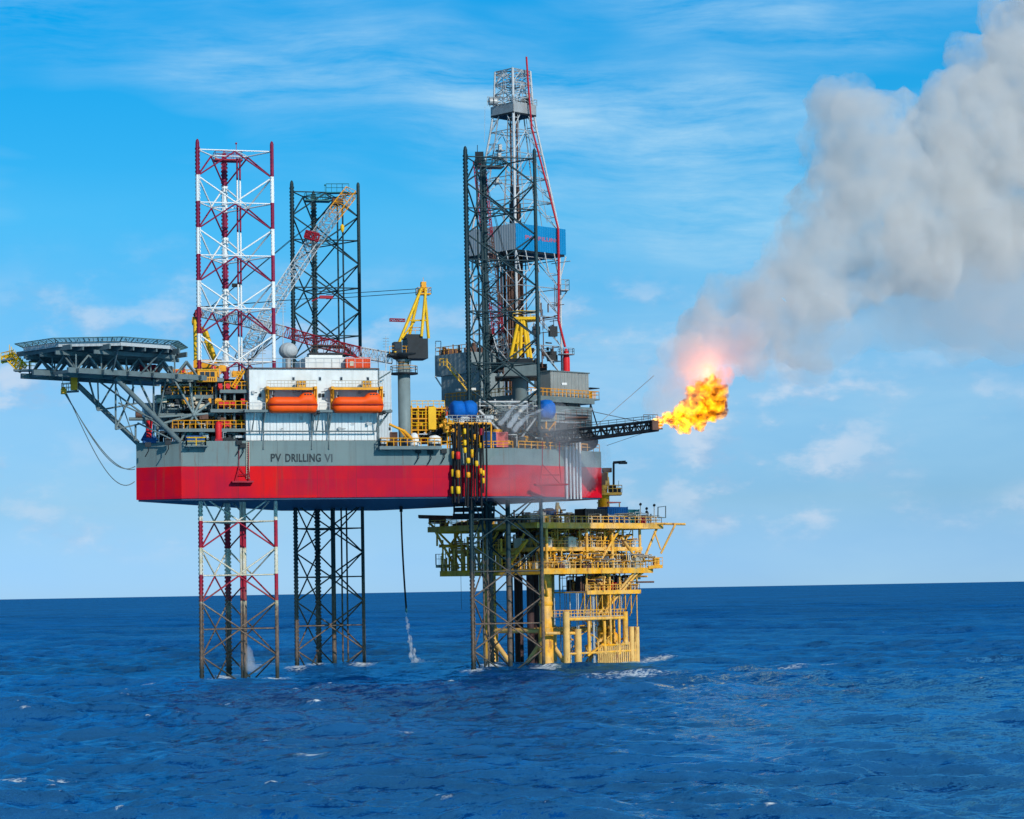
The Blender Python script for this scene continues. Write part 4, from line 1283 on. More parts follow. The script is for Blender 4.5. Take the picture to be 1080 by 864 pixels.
for dx in (0, 1.2): mb.tube(P(505 + dx, 165, YC + 3), P(549 + dx, 336, YC), .045, 4)
mb.build('luffing_rope', M['black'], c3)

# ------------------------------------------------------------------ drill floor
C0 = Vector((1.2, 442.5, 0))
ZF = P(545, 420.0, 438).z
def ubox(mb, u0, u1, v0, v1, z0, z1):
    return mb.quadbox(C0 + U * u0 + V * v0 + Z * z0, U * (u1 - u0), V * (v1 - v0), Z * (z1 - z0))
def zpx(y, Y=442): 
    return P(545, y, Y).z
df = thing('drill_floor', (C0.x, C0.y, ZD), 'raised drill floor with yellow railings on a dark substructure under the derrick', 'drill floor')
mb = MB(); ubox(mb, -9.4, 9.6, -9.3, 9.6, ZF - 1.0, ZF); mb.build('floor_plate', M['grey'], df)
mb = MB(); ubox(mb, -7.5, 7.5, -7.5, 7.9, ZD + 1.2, ZF - 1.05); mb.build('substructure', M['house'], df)
mb = MB()
q8 = [C0 + U * a + V * b for a, b in ((-9.3, -9.2), (-9.3, 9.5), (9.5, 9.5))]
mb.rail([p + Z * ZF for p in q8], 1.3, 1.0, .075); mb.build('railing', M['deepyellow'], df)
mb = MB()
for k in range(7):
    a = C0 - U * 9.0 + V * (-9 + 3 * k)
    mb.tube(a + Z * (ZF - 1), a + U * 1.4 + Z * (ZD + 2), .16, 5); mb.tube(a + Z * (ZF - 1), a + U * 1.4 + V * 3 + Z * (ZF - 6), .12, 5)
    a = C0 + V * 9.2 + U * (-9 + 3 * k)
    mb.tube(a + Z * (ZF - 1), a - V * 1.2 + Z * (ZD + 4), .16, 5); mb.tube(a + Z * (ZF - 1), a - V * 1.2 + U * 3 + Z * (ZF - 5), .12, 5)
for z in (ZF - 4, ZF - 7.2):
    mb.tube(C0 - U * 8.3 - V * 9 + Z * z, C0 - U * 8.3 + V * 9 + Z * z, .18, 5); mb.tube(C0 + V * 8.6 - U * 9 + Z * z, C0 + V * 8.6 + U * 9 + Z * z, .18, 5)
mb.build('side_frame', M['dark'], df)
# flood lights under the derrick
for (x, y) in ((483.5, 411.5), (492.5, 411.5), (499, 410.5), (510, 411), (536, 413), (556, 412), (563, 411.5), (595, 405)):
    mb = MB(); p = P(x, y, 428.5); mb.cbox(p, .45, .2, .2)
    o = mb.build('work_lamp', M['lamp'] if 'lamp' in M else M['white'], df)

mb = MB()   # the sloped end of the substructure seen over the flare boom
for a in (0,):
    pl = [(-4, ZF - 1.6), (7.6, ZF - 1.6), (9.2, ZF - 1.6), (9.2, ZF - 6), (5.5, ZF - 9.5), (-4, ZF - 9.5)]
    i = len(mb.v)
    for vv in (8.0, 9.3):
        for (u_, z_) in pl: mb.v.append(C0 + U * u_ + V * vv + Z * z_)
    n = len(pl)
    for k in range(n):
        mb.f.append((i + k, i + (k + 1) % n, i + n + (k + 1) % n, i + n + k)); mb.sm.append(False)
    mb.f.append(tuple(i + k for k in range(n))); mb.f.append(tuple(i + n + k for k in reversed(range(n)))); mb.sm += [False, False]
mb.build('side_hopper', M['grey'], df)
mb = MB()
for z in (ZF - 3, ZF - 4.6, ZF - 6.2):
    mb.quadbox(C0 + U * -4 + V * 9.35 + Z * z, U * 12.4, V * .5, Z * .18)
mb.rail([C0 + U * -4 + V * 9.8 + Z * (ZF - 4.5), C0 + U * 8.2 + V * 9.8 + Z * (ZF - 4.5)], 1.1, 1, .05)
mb.build('gangway', M['steel'], df)

# grey modules on the drill floor
dm = thing('driller_house', tuple((C0 - U * 7 - V * 6).xy) + (ZF,), 'tall grey ribbed module on the left side of the drill floor with a yellow stair', 'module')
mb = MB(); ubox(mb, -9.0, -3.0, -10.5, -.5, ZF + .05, ZF + 4.6); mb.build('lower_wall', M['house'], dm)
mb = MB(); ubox(mb, -9.3, -2.5, -11.8, -2.5, ZF + 4.62, ZF + 8.4); mb.build('upper_wall', M['house'], dm)
mb = MB(); mb.rail([C0 + U * a + V * b + Z * (ZF + 8.4) for a, b in ((-3, -11.7), (-9.2, -11.7), (-9.2, -2.6))], 1.4, 1.1, .06); mb.build('roof_railing', M['deepyellow'], dm)
rg = random.Random(5)
for k in range(16):
    mb = MB()
    p = C0 + U * rg.uniform(-9, -4) + V * rg.uniform(-11.5, -3) + Z * (ZF + 8.4)
    if k % 2: mb.cbox(p + Z * .5, rg.uniform(.3, .8), rg.uniform(.3, .7), .5)
    else: mb.tube(p, p + Z * rg.uniform(1, 2.2), rg.uniform(.12, .4), 8)
    mb.build('roof_plant', M['brown'], dm)
mb = MB()
for dd in (0, .9):
    mb.tube(P(471 , 386, 427 - dd), P(493, 412, 427 - dd), .10, 5)
    mb.tube(P(471, 380, 427 - dd), P(493, 406, 427 - dd), .06, 5)
for k in range(16):
    t = k / 15
    a = P(471 + 22 * t, 386 + 26 * t, 427); mb.quadbox(a - Vector((.25, .9, 0)), Vector((.5, 0, 0)), Vector((0, .9, 0)), Z * .06)
    if k % 3 == 0: mb.tube(a - Vector((0, .9, 0)), a + Z * 1.0 - Vector((0, .9, 0)), .05, 4)
mb.rail([P(464, 386, 426), P(472, 386, 426)], 1.2, .6, .07)
mb.build('stair', M['yellow'], dm)
mb = MB(); mb.tube(P(459, 397, 430), P(466, 408, 430), .14, 5); mb.build('brace', M['lightsteel'], dm); mb = MB(); mb.tube(P(459.5, 360, 430), P(459.5, 374, 430), .08, 5); mb.tube(P(465, 360, 430), P(465, 374, 430), .08, 5); mb.tube(P(459.5, 360, 430), P(465, 360, 430), .08, 5)
mb.build('roof_frame', M['lightsteel'], dm)
rh = thing('mud_module', tuple((C0 + U * 6 + V * 6).xy) + (ZF,), 'grey corrugated module on the right side of the drill floor beneath the red vertical tank', 'module')
mb = MB(); ubox(mb, -.5, 9.2, 4.5, 8.6, ZF + .05, ZF + 4.5); mb.build('wall', M['corr'], rh)
mb = MB(); ubox(mb, -.7, 9.4, 4.3, 8.8, ZF + 4.52, ZF + 4.7); mb.build('roof', M['grey'], rh)
mb = MB(); ubox(mb, 9.3, 11.4, 3.5, 9.2, ZF - .2, ZF + .05); mb.build('side_platform', M['grey'], rh); mb = MB(); mb.rail([C0 + U * a + V * b + Z * (ZF + .05) for a, b in ((9.4, 9.1), (11.3, 9.1), (11.3, 3.6))], 1.3, 1, .06); mb.build('platform_railing', M['deepyellow'], rh)
mb = MB()
for k in range(6): MB().cbox(C0 + U * (9.6 + .3 * k) + V * (8.6 - .8 * k) + Z * (ZF + .7), .3, .3, .6).build('pump', M['deepyellow'], rh)
mb = MB(); ubox(mb, 9.2, 11.6, 4.6, 9.0, ZF + 1.9, ZF + 2.05); mb.build('awning', M['dark'], rh)
rt_ = P(597.5, 391, 441)
rc = thing('vertical_tank', rt_[:], 'slim red vertical vessel with a ring platform beside the foot of the derrick', 'tank')
hh = P(597.5, 368, 441).z - rt_.z
mb = MB().lathe(rt_, [(.62, -1.6), (.62, hh * .55), (.5, hh * .75), (.38, hh * .9), (.2, hh)], 16); mb.build('shell', M['red'], rc)
mb = MB(); mb.lathe(rt_ + Z * hh * .72, [(1.5, 0), (1.5, .12)], 16); mb.rail([rt_ + Vector((1.45 * math.cos(t), 1.45 * math.sin(t), hh * .72 + .1)) for t in [i * math.pi / 5 for i in range(11)]], 1, 1, .045); mb.build('ring_platform', M['steel'], rc)

# ------------------------------------------------------------------ derrick
dk = thing('derrick', (C0.x, C0.y, ZF), 'tall pale steel lattice derrick tapering to a crown, a red pipe down its edge', 'derrick')
ZK, ZW0, ZW1, ZC0, ZC1 = zpx(397), zpx(269.5), zpx(242.5), zpx(122), zpx(75)
def half(z):
    if z <= ZW1: return 5.55
    if z <= ZC0: return 5.55 + (2.55 - 5.55) * (z - ZW1) / (ZC0 - ZW1)
    return 2.55 + (2.25 - 2.55) * (z - ZC0) / (ZC1 - ZC0)
def corner(i, z, k=1.0):
    a, b = ((-1, 1), (1, 1), (1, -1), (-1, -1))[i]
    h = half(z) * k
    return C0 + U * (a * h) + V * (b * h) + Z * z
lv = [ZK]
while lv[-1] < ZC1 - 2.5:
    lv.append(lv[-1] + (5.2 if lv[-1] < ZW1 else 4.3))
lv[-1] = ZC1
for i in range(4):
    mb = MB()
    for a, b in zip(lv[:-1], lv[1:]): mb.tube(corner(i, a), corner(i, b), .27 if i == 0 else .2, 6)
    mb.build('corner_leg', M['lightsteel'], dk)
mb = MB()
for a, b in zip(lv[:-1], lv[1:]):
    m2 = MB()
    for i in range(4):
        j = (i + 1) % 4
        pa, pb, qa, qb = corner(i, a), corner(j, a), corner(i, b), corner(j, b)
        m2.tube(qa, qb, .085, 5)
        mid = (qa + qb) / 2
        mb.tube(pa, mid, .08, 5); mb.tube(pb, mid, .08, 5)
        mb.tube((pa + mid) / 2, (pa + qa) / 2, .07, 4); mb.tube((pb + mid) / 2, (pb + qb) / 2, .07, 4)
    m2.build('girt_frame', M['steel'], dk)
mb.build('diagonal_bracing', M['lightsteel'], dk)
# denser lattice of the crown and the fingers of pipework climbing inside the upper derrick
mb = MB()
zz0 = ZC0
while zz0 < ZC1 - .5:
    zn = min(zz0 + 1.9, ZC1)
    for i in range(4):
        j = (i + 1) % 4
        mb.tube(corner(i, zz0), corner(j, zn), .075, 4); mb.tube(corner(j, zz0), corner(i, zn), .075, 4); mb.tube(corner(i, zn), corner(j, zn), .085, 4)
        m_ = (corner(i, zz0) + corner(j, zz0)) / 2; mb.tube(m_, m_ + Z * (zn - zz0), .06, 4)
    zz0 = zn
mb.build('crown_lattice', M['steel'], dk)
mb = MB()
rg = random.Random(77)
for k in range(9):
    i, j = rg.choice(((0, 1), (3, 0), (1, 2), (2, 3)))
    t = rg.uniform(.15, .85)
    a, b = corner(i, ZW1 + 1), corner(j, ZW1 + 1); c, d = corner(i, ZC0), corner(j, ZC0)
    mb.tube(a.lerp(b, t), c.lerp(d, t), rg.choice((.06, .09, .12)), 5)
mb.build('riser_line', M['steel'], dk)
for a, b in zip(lv[:-1], lv[1:]):
    if a > ZW1 - 3:
        mb = MB()
        for i in range(2):
            mb.tube(corner(i, b), corner(i + 2, b), .06, 4)
        mb.build('inner_bracing', M['steel'], dk)
for (z_, k_) in ((ZW1 + 8, .9), (ZW1 + 14, .8), (zpx(170), 1.0)):
    mb = MB(); p = corner(3, z_) * .5 + corner(0, z_) * .5; mb.cbox(p, 1.0 * k_, .5, .1, V, U); mb.rail([p - V * k_ - U * .5, p + V * k_ - U * .5], 1.1, .6, .05); mb.cbox(p + Z * .6, .3, .3, .5)
    mb.build('ladder_landing', M['steel'], dk)
# windwall round the racking board
mb = MB(); h = 6.35
mb.quadbox(C0 - U * h - V * h + Z * ZW0, V * 2 * h, U * .12, Z * (ZW1 - ZW0)); mb.build('grey_windwall', M['windgrey'], dk)
mb = MB(); mb.quadbox(C0 - U * h + V * (h - .12) + Z * ZW0, U * 2 * h, V * .12, Z * (ZW1 - ZW0)); bw_ = mb.build('blue_windwall', M['windblue'], dk)
mb = MB(); mb.quadbox(C0 + U * (h - .12) - V * h + Z * ZW0, U * .12, V * 2 * h - V * .12, Z * (ZW1 - ZW0)); mb.quadbox(C0 - U * (h - .12) - V * h + Z * ZW0, U * (2 * h - .24), V * .12, Z * (ZW1 - ZW0)); mb.build('rear_windwall', M['windgrey'], dk)
zt_ = (ZW0 + ZW1) / 2
text('PV DRILLING', .95, M['redletter'], C0 - U * (h - 2.4) + V * h + Z * (zt_ - .3), U, V, bw_, 'lettering', 8.6)
mb = MB(); ubox(mb, -h + .2, h - .2, -h + .2, h - .2, ZW0 - .35, ZW0 - .05); mb.build('racking_board', M['dark'], dk)
mb = MB()
for (i, s_) in ((0, 1), (1, 1), (3, 1)):
    a = corner(i, ZW0 - 4.2); o = (a - C0); o.z = 0; o = o.normalized()
    mb.tube(a, corner(i, ZW0 - .3) + o * 1.1, .14, 5)
for k in range(5):
    a = C0 - U * h + V * h + U * (2.4 * k) + Z * ZW0; mb.tube(a, C0 + V * 5.5 - U * 5.5 + U * (2.4 * k + 1) + Z * (ZW0 - 3.5), .13, 5)
    a = C0 - U * h + V * h - V * (2.4 * k) + Z * ZW0; mb.tube(a, C0 + V * 5.5 - U * 5.5 - V * (2.4 * k - 1) + Z * (ZW0 - 3.5), .13, 5)
mb.build('board_knee', M['lightsteel'], dk)
mb = MB()
rg = random.Random(2)
for k in range(60):
    p = C0 + U * rg.uniform(-3.2, 1.0) + V * rg.uniform(-1.8, 1.8)
    mb.tube(p + Z * ZF, p + Z * (ZW0 + 2.0), .11, 5, cap=False)
mb.build('drill_pipe', M['brown'], dk)
mb = MB()
for dx in (-.8, .8):
    mb.tube(C0 + V * dx + Z * ZF, C0 + V * dx + Z * ZC0, .20, 6)
mb.tube(C0 - U * 2.5 + V * 2.2 + Z * ZF, C0 - U * 1.5 + V * 1.4 + Z * ZC0, .2, 6)
mb.build('guide_rail', M['brown'], dk)
mb = MB()
zb1 = zpx(205)
for k in range(6):
    mb.tube(C0 + V * (-.35 + .14 * k) + Z * zb1, C0 + V * (-.35 + .14 * k) + Z * ZC0, .035, 4)
mb.cbox(C0 + Z * zb1, .7, .5, 1.6, U, V); mb.cbox(C0 + Z * (zb1 - 3.4), .9, .6, 1.8, U, V)
mb.build('travelling_block', M['dark'], dk)
mb = MB(); h2 = 2.9
ubox(mb, -h2, h2, -h2, h2, ZC0 - .2, ZC0 + .1)
mb.build('crown_floor', M['dark'], dk)
mb = MB()
for (a, b) in ((-1, 1),):
    mb.quadbox(C0 - U * h2 - V * h2 + Z * (ZC0 + .1), V * 2 * h2, U * .1, Z * 1.6); mb.quadbox(C0 - U * h2 + V * h2 + Z * (ZC0 + .1), U * 2 * h2, -V * .1, Z * 1.9)
mb.quadbox(C0 + U * (h2 - .1) - V * h2 + Z * (ZC0 + .1), V * 2 * h2, U * .1, Z * 1.6)
mb.build('crown_screen', M['steel'], dk)
mb = MB()
for k in range(5):
    p = C0 + V * (-1.2 + .6 * k) + Z * (ZC0 + 1.6); mb.tube(p - U * .05, p + U * .15, 1.0, 14)
mb.cbox(C0 + Z * (ZC0 + 1.2), 1.8, 1.6, .35, U, V); mb.cbox(C0 + V * 1.4 + U * 1.6 + Z * (ZC0 + 2.4), .6, .6, .8, U, V)
mb.build('crown_block', M['dark'], dk)
mb = MB(); mb.rail([C0 + U * a * 2.4 + V * b * 2.4 + Z * (ZC1 - 3.4) for a, b in ((-1, -1), (-1, 1), (1, 1), (1, -1), (-1, -1))], 1.1, 1, .05)
mb.rail([C0 + U * a * 3.0 + V * b * 3.0 + Z * (ZC0 + 1.8) for a, b in ((-1, -1), (-1, 1), (1, 1), (1, -1), (-1, -1))], 1.1, 1, .05)
mb.build('crown_railing', M['lightsteel'], dk)
mb = MB(); p = P(514, 107, 440); mb.tube(p + E1 * .3, p + E1 * .9, .7, 12); mb.tube(p + E1 * 1.1, p + E1 * 1.7, .7, 12); mb.tube(p, p + E1 * 2.4, .15, 6); mb.rail([p - Z * .8, p + E1 * 2 - Z * .8], 1.6, .5, .06); mb.build('sheave_basket', M['steel'], dk)
mb = MB(); mb.tube(P(511.5, 112, 440), P(511, 150, 440), .04, 4); mb.tube(P(541, 75, 441), P(540, 70.5, 441), .07, 4); mb.build('lightning_rod', M['steel'], dk)
mb = MB(); rp = [(555.2, 60), (557.3, 92), (560.8, 135), (575.5, 190), (588.6, 241), (589.2, 270), (589, 338), (596, 366)]
mb.path([P(*p, 440.5) for p in rp[:5]], .17, 8); mb.path([P(*p, 440.5) for p in rp[4:]], .22, 8)
mb.build('vent_pipe', M['darkred2'], dk)
mb = MB()
for y in (80, 110, 135, 160, 190, 215): 
    x = np.interp(y, [p[1] for p in rp], [p[0] for p in rp]); mb.tube(P(x, y, 440.5), P(x - 5, y + 1, 442), .08, 4)
p = P(590, 307, 442); mb.quadbox(p - E2 * 1.2, E1 * 1.5, E2 * 2.4, Z * .15); mb.tube(p - Z * 2.6 - E1 * .5, p + E1 * 1.4, .12, 5); mb.build('side_platform', M['steel'], dk); mb = MB()
mb.rail([p - E2 * 1.2, p - E2 * 1.2 + E1 * 1.5, p + E2 * 1.2 + E1 * 1.5], 1.9, .8, .055)
mb.build('side_railing', M['steel'], dk)
rg = random.Random(9)
for (y0, y1, x0, x1, n, mk, nm) in ((318, 395, 560, 590, 26, 'brown', 'standpipe'), (318, 395, 492, 530, 22, 'lightsteel', 'standpipe'), (345, 395, 500, 585, 22, 'dark', 'floor_equipment'), (272, 340, 500, 590, 16, 'steel', 'standpipe')):
    mb = MB()
    for k in range(n):
        x, y = rg.uniform(x0, x1), rg.uniform(y0, y1)
        p = P(x, y, 442 + rg.uniform(-3, 4))
        if nm == 'standpipe':
            ax = rg.choice((Z, Z, U, V)); L = rg.uniform(1, 5); mb.tube(p, p + ax * L, rg.choice((.07, .1, .14)), 5)
        else:
            m3 = MB(); m3.cbox(p, rg.uniform(.3, 1.1), rg.uniform(.3, .8), rg.uniform(.3, .9)); m3.cbox(p + Z * .9, .2, .2, .3); m3.build(nm, M[mk], dk)
    if mb.v: mb.build(nm, M[mk], dk, kind='stuff')
# ------------------------------------------------------------------ deck gear on the long side
mb = MB(); fbox(mb, 400.5, 466, 470.5, 474, -1.8, 1.2); mb.build('side_platform', M['grey'], hull)
mb = MB(); mb.rail([FP(x, 470.5, d) for x, d in ((401, .6), (401, -1.7), (465.5, -1.7))], 1.25, 1.1, .085); mb.build('platform_railing', M['deepyellow'], hull)
q = FP(437, 470.5, 0)
jc = thing('davit_crane', q[:], 'small yellow jib crane with a white body on the side platform of the hull', 'crane')
mb = MB().lathe(q, [(.75, 0), (.8, 1.0), (.55, 1.9), (.3, 2.1)], 14); mb.build('body', M['white'], jc)
mb = MB(); mb.tube(FP(438, 466.5, -.4), FP(425, 454, -.6), .30, 6); mb.tube(FP(425.5, 454.3, -.6), FP(410.5, 447.5, -.6), .22, 6); mb.tube(FP(430, 464, -.5), FP(421, 452.6, -.6), .12, 5); mb.build('jib', M['deepyellow'], jc)
mb = MB(); mb.tube(FP(411, 448, -.6), FP(411, 452, -.6), .05, 4); mb.cbox(FP(411, 452.5, -.6), .15, .15, .25); mb.build('hook', M['dark'], jc)
def lump(name, lab, cat, mat, c, sx, sy, sz, seed, parts=()):
    """a tarpaulin-covered load: rounded, creased cover on a skid"""
    r = thing(name, (c.x, c.y, c.z), lab, cat)
    mb = MB(); mb.ball(Vector((0, 0, 0)), 1.0, 4)
    for i, v in enumerate(mb.v):
        d = v.normalized()
        k = 1 + .10 * noise.noise(d * 2.2 + Vector((seed, 0, 0))) + .035 * noise.noise(d * 7 + Vector((0, seed, 0)))
        p = Vector((math.copysign(abs(d.x) ** .75, d.x) * sx, math.copysign(abs(d.y) ** .75, d.y) * sy, math.copysign(abs(d.z) ** .7, d.z) * sz)) * k
        mb.v[i] = c + E1 * p.x + E2 * p.y + Z * (p.z + sz)
    mb.build('cover', mat, r)
    mb = MB(); mb.cbox(c + Z * .1, sx * .95, sy * .9, .2); mb.build('skid', M['dark'], r)
    return r
lump('covered_winch', 'white canvas covered winch on the side platform between the jib crane and the hoses', 'winch', M['white'], FP(458.5, 470.3, -.2), 1.0, .8, .85, 3)
lump('covered_locker', 'low white covered locker on the side platform at the foot of the accommodation block', 'locker', M['paleend'], FP(404.5, 470.3, -.5), .55, .5, .7, 9)

q = FP(452, 466, 9)
pm = thing('pipe_module', (q.x, q.y, ZD), 'orange yellow open module of pipework and catwalks beside the crane pedestal', 'pipe module')
mb = MB()
for y in (430, 441, 453): fbox(mb, 433, 470, y, y + 1.3, 7, 13)
mb.build('catwalk', M['deepyellow'], pm)
mb = MB()
for x in (434, 441, 449, 457, 466):
    for d in (7.2, 12.8): mb.tube(FP(x, 428, d), FP(x, 468, d), .16, 6)
mb.build('post', M['deepyellow'], pm)
mb = MB(); fbox(mb, 452, 460, 429, 453, 6.6, 7.0); mb.build('ladder_panel', M['yellow'], pm)
mb = MB()
for y in (430, 441, 453): mb.rail([FP(434, y, 7), FP(469, y, 7)], 1.1, .9, .07)
mb.build('railing', M['yellow'], pm)
mb = MB(); fbox(mb, 434, 470, 431, 468, 13.2, 15); mb.build('back_wall', M['brown'], pm)
clutter(pm, 434, 470, 431, 441, 7.5, 12, 30, [('pipework', 'deepyellow', .9, 'pipe'), ('valve_box', 'brown', .6, 'box'), ('valve_box', 'cont_orange', .3, 'box')], 21)
clutter(pm, 434, 470, 443, 453, 7.5, 12, 30, [('pipework', 'beige', .7, 'pipe'), ('vessel', 'brown', .25, 'tank'), ('valve_box', 'deepyellow', .5, 'box')], 22)
clutter(pm, 420, 472, 455, 468, 3, 12, 36, [('pipework', 'lightsteel', .8, 'pipe'), ('valve_box', 'dark', .6, 'box'), ('vessel', 'contblue', .15, 'tank'), ('valve_box', 'red', .12, 'box')], 23)

# deck cargo containers
for (x0, x1, mk, lab) in ((509.5, 523, 'contblue', 'blue container on the deck right of the hanging hoses'), (524, 535.5, 'pink', 'faded red container on the deck beside the blue one'), (412, 419, 'brown', 'brown crate on the deck at the foot of the crane pedestal')):
    q = FP((x0 + x1) / 2, 466, 3.2)
    r = thing('container', (q.x, q.y, ZD), lab, 'container')
    y0 = 456
    mb = MB(); fbox(mb, x0, x1, y0, 471.5, 3.2, 6); mb.build('shell', M[mk], r)
    mb = MB()
    n = 9
    for k in range(n):
        x = x0 + (x1 - x0) * (k + .3) / n; fbox(mb, x, x + .5, y0 + 1.3, 470, 3.10, 3.22)
    for x in (x0, x1): fbox(mb, x - .5, x + .5, y0 - .2, 471.6, 3.05, 3.24)
    fbox(mb, x0, x1, y0 - .3, y0 + .7, 3.05, 3.24)
    mb.build('ribs', M[mk], r)

# blue covered reels each side of the drill floor
def reel(px0, px1, y0, y1, d, lab, bumps, seed):
    c = FP((px0 + px1) / 2, y1, d)
    w = (FP(px1, y1, d) - FP(px0, y1, d)).dot(E1)
    h = (FP(px0, y0, d).z - c.z) * 1.04
    r = thing('covered_tank', (c.x, c.y, ZD), lab, 'covered tank')
    mb = MB()
    for k in range(bumps):
        m2 = MB(); m2.ball(Vector((0, 0, 0)), 1, 4)
        sx = w / bumps / 2 * (1.18 if bumps > 1 else 1.0)
        cc = c + E1 * ((k + .5) / bumps - .5) * w * (.86 if bumps > 1 else 1) + Z * h / 2
        i = len(mb.v)
        for v in m2.v:
            dd = v.normalized(); kk = 1 + .07 * noise.noise(dd * 2.5 + Vector((seed + k, 0, 0)))
            mb.v.append(cc + E1 * math.copysign(abs(dd.x) ** .7, dd.x) * sx * kk + E2 * dd.y * 1.9 * kk + Z * math.copysign(abs(dd.z) ** .75, dd.z) * h / 2 * kk)
        mb.f += [tuple(i + a for a in f) for f in m2.f]; mb.sm += m2.sm
    mb.build('cover', M['blue'], r)
    mb = MB()
    fbox(mb, px0 - 1, px1 + 1, y1, y1 + 1.6, d - 2, d + 2)
    mb.build('deck_plate', M['grey'], r)
    mb = MB()
    for x in (px0, (px0 + px1) / 2, px1):
        for dd in (-1.8, 1.8): mb.tube(FP(x, y1 + 1.6, d + dd), FP(x, 473, d + dd), .18, 6)
    mb.tube(FP(px0, 470, d - 1.8), FP(px1, y1 + 2, d - 1.8), .12, 5); mb.tube(FP(px1, 470, d - 1.8), FP(px0, y1 + 2, d - 1.8), .12, 5)
    mb.build('support_frame', M['deepyellow'], r)
    mb = MB(); mb.rail([FP(px1 + 1, y1, d - 2), FP(px1 + 1, y1, d + 2)], 1.1, .9, .06); mb.build('railing', M['deepyellow'], r)
    return r
reel(474.5, 503, 423.5, 443, 3.5, 'two-humped bright blue covered tank on a raised frame above the hanging hoses', 2, 4)
reel(566.5, 585.5, 422.5, 443, 8.5, 'single bright blue covered tank above the root of the flare boom', 1, 7)
q = FP(555, 468, 8)
dc = thing('deck_pipework', (q.x, q.y, ZD), 'dark tangle of pipes and machinery on the deck below the drill floor', 'pipework')
mb = MB(); fbox(mb, 503, 566, 424, 470, 12, 14); mb.build('screen_wall', M['grey'], dc)
mb = MB(); fbox(mb, 540, 606, 446, 470, 14.5, 16.5); mb.build('manifold_house', M['dark'], dc)
mb = MB(); mb.tube(FP(505, 433, 5), FP(534, 462, 5), .28, 6); mb.tube(FP(566, 440, 6), FP(548, 464, 6), .2, 6); mb.tube(FP(505, 424, 6), FP(556, 424, 6), .22, 6); mb.tube(FP(505, 428, 6), FP(556, 428, 6), .12, 6)
for x in (506, 522, 540, 556): mb.tube(FP(x, 421, 8), FP(x, 470, 8), .17, 6)
mb.build('frame', M['steel'], dc)
clutter(dc, 503, 566, 426, 448, 7, 11, 50, [('pipework', 'steel', .7, 'pipe'), ('pipework', 'grey', .7, 'pipe'), ('valve_box', 'dark', .5, 'box'), ('valve_box', 'beige', .25, 'box')], 31)
clutter(dc, 500, 612, 450, 471, 4, 13, 70, [('pipework', 'steel', .6, 'pipe'), ('pipework', 'brown', .6, 'pipe'), ('valve_box', 'dark', .7, 'box'), ('valve_box', 'deepyellow', .25, 'box'), ('vessel', 'dark', .2, 'tank')], 32)
for k, (x0, y0, x1, y1) in enumerate(((590, 436, 623, 452), (596, 430, 620, 441))):
    mb = MB(); a = P(x0, y0, 428); b = P(x1, y1, 428)
    mb.quadbox(Vector((a.x, 428, b.z)), Vector((b.x - a.x, 0, 0)), Vector((0, 4, 0)), Z * .3)
    mb.rail([Vector((a.x, 428, b.z + .3)), Vector((b.x, 428, b.z + .3))], 1.1, .9, .06)
    mb.build('gangway', M['brown'], dc)
mb = MB(); mb.ball(P(618, 466, 417), 1.6, 3, (1.3, 1, 1)); mb.tube(P(611, 468, 416), P(611, 455, 416), .3, 8); mb.build('black_tank', M['black'], dc)

# ------------------------------------------------------------------ hoses hung over the side
q = FP(495, 446, -.5)
hs_ = thing('hose_rack', (q.x, q.y, ZD + 2), 'yellow rack with long black hoses and yellow floats hanging down the hull side', 'hose rack')
mb = MB(); fbox(mb, 472, 518, 445.5, 447.5, -1.2, .6)
for x in (472, 482, 494, 506, 518): mb.tube(FP(x, 447, 0.4), FP(x, 473, 0.4), .15, 6)
mb.build('frame', M['deepyellow'], hs_)
mb = MB(); mb.rail([FP(x, 445.5, -1.1) for x in (472, 518)], 1.1, .8, .07); mb.build('railing', M['steel'], hs_)
clutter(hs_, 468, 480, 444, 456, -.8, 2, 16, [('valve', 'deepyellow', .8, 'box'), ('pipework', 'yellow', .8, 'pipe')], 51)
clutter(hs_, 482, 516, 440, 448, -.8, 1, 16, [('valve', 'lightsteel', .6, 'box'), ('pipework', 'brown', .6, 'pipe')], 52)
HO = [(478, 531, .28, (480, 499, 517)), (480, 530, .24, ()), (483.3, 531, .28, (480.5, 500, 517)), (485.5, 526, .2, ()), (490.7, 534, .22, (455, 467, 475)), (493.4, 535, .26, (486, 501)), (497.6, 538, .22, (477, 480)), (500.5, 527, .2, (461,)), (503, 528, .22, (489,)), (507.5, 536, .24, (470, 497)), (509.5, 520, .18, (499, 507)), (513, 528, .2, ())]
rg = random.Random(3)
for k, (x, yb, r, cs) in enumerate(HO):
    pts = []
    for i in range(13):
        t = i / 12
        y = 446 + (yb - 446) * t
        pts.append(FP(x + .8 * math.sin(t * 5 + k) * .5, y, -1.0 - .35 * (k % 3) + .2 * math.sin(t * 3 + k)))
    h = MB().path(pts, r * .75, 8).build('hose', M['black'], hs_)
    for c in cs:
        t = (c - 446) / (yb - 446)
        j = min(11, int(t * 12))
        p = pts[j].lerp(pts[j + 1], t * 12 - j)
        mb = MB(); L = .62 if k in (0, 2) else .45
        mb.lathe(p, [(r * .8, -L), (r * 1.3, -L * .8), (r * 1.3, L * .8), (r * .8, L)], 10)
        mb.build('float_collar', M['red'] if (k == 2 and c < 490) else (M['yellow'] if (k + int(c)) % 2 else M['deepyellow']), h)
mb = MB(); mb.tube(FP(508, 452, -1.2), FP(508, 459, -1.2), .42, 10); mb.build('buoy', M['darkred'], hs_)

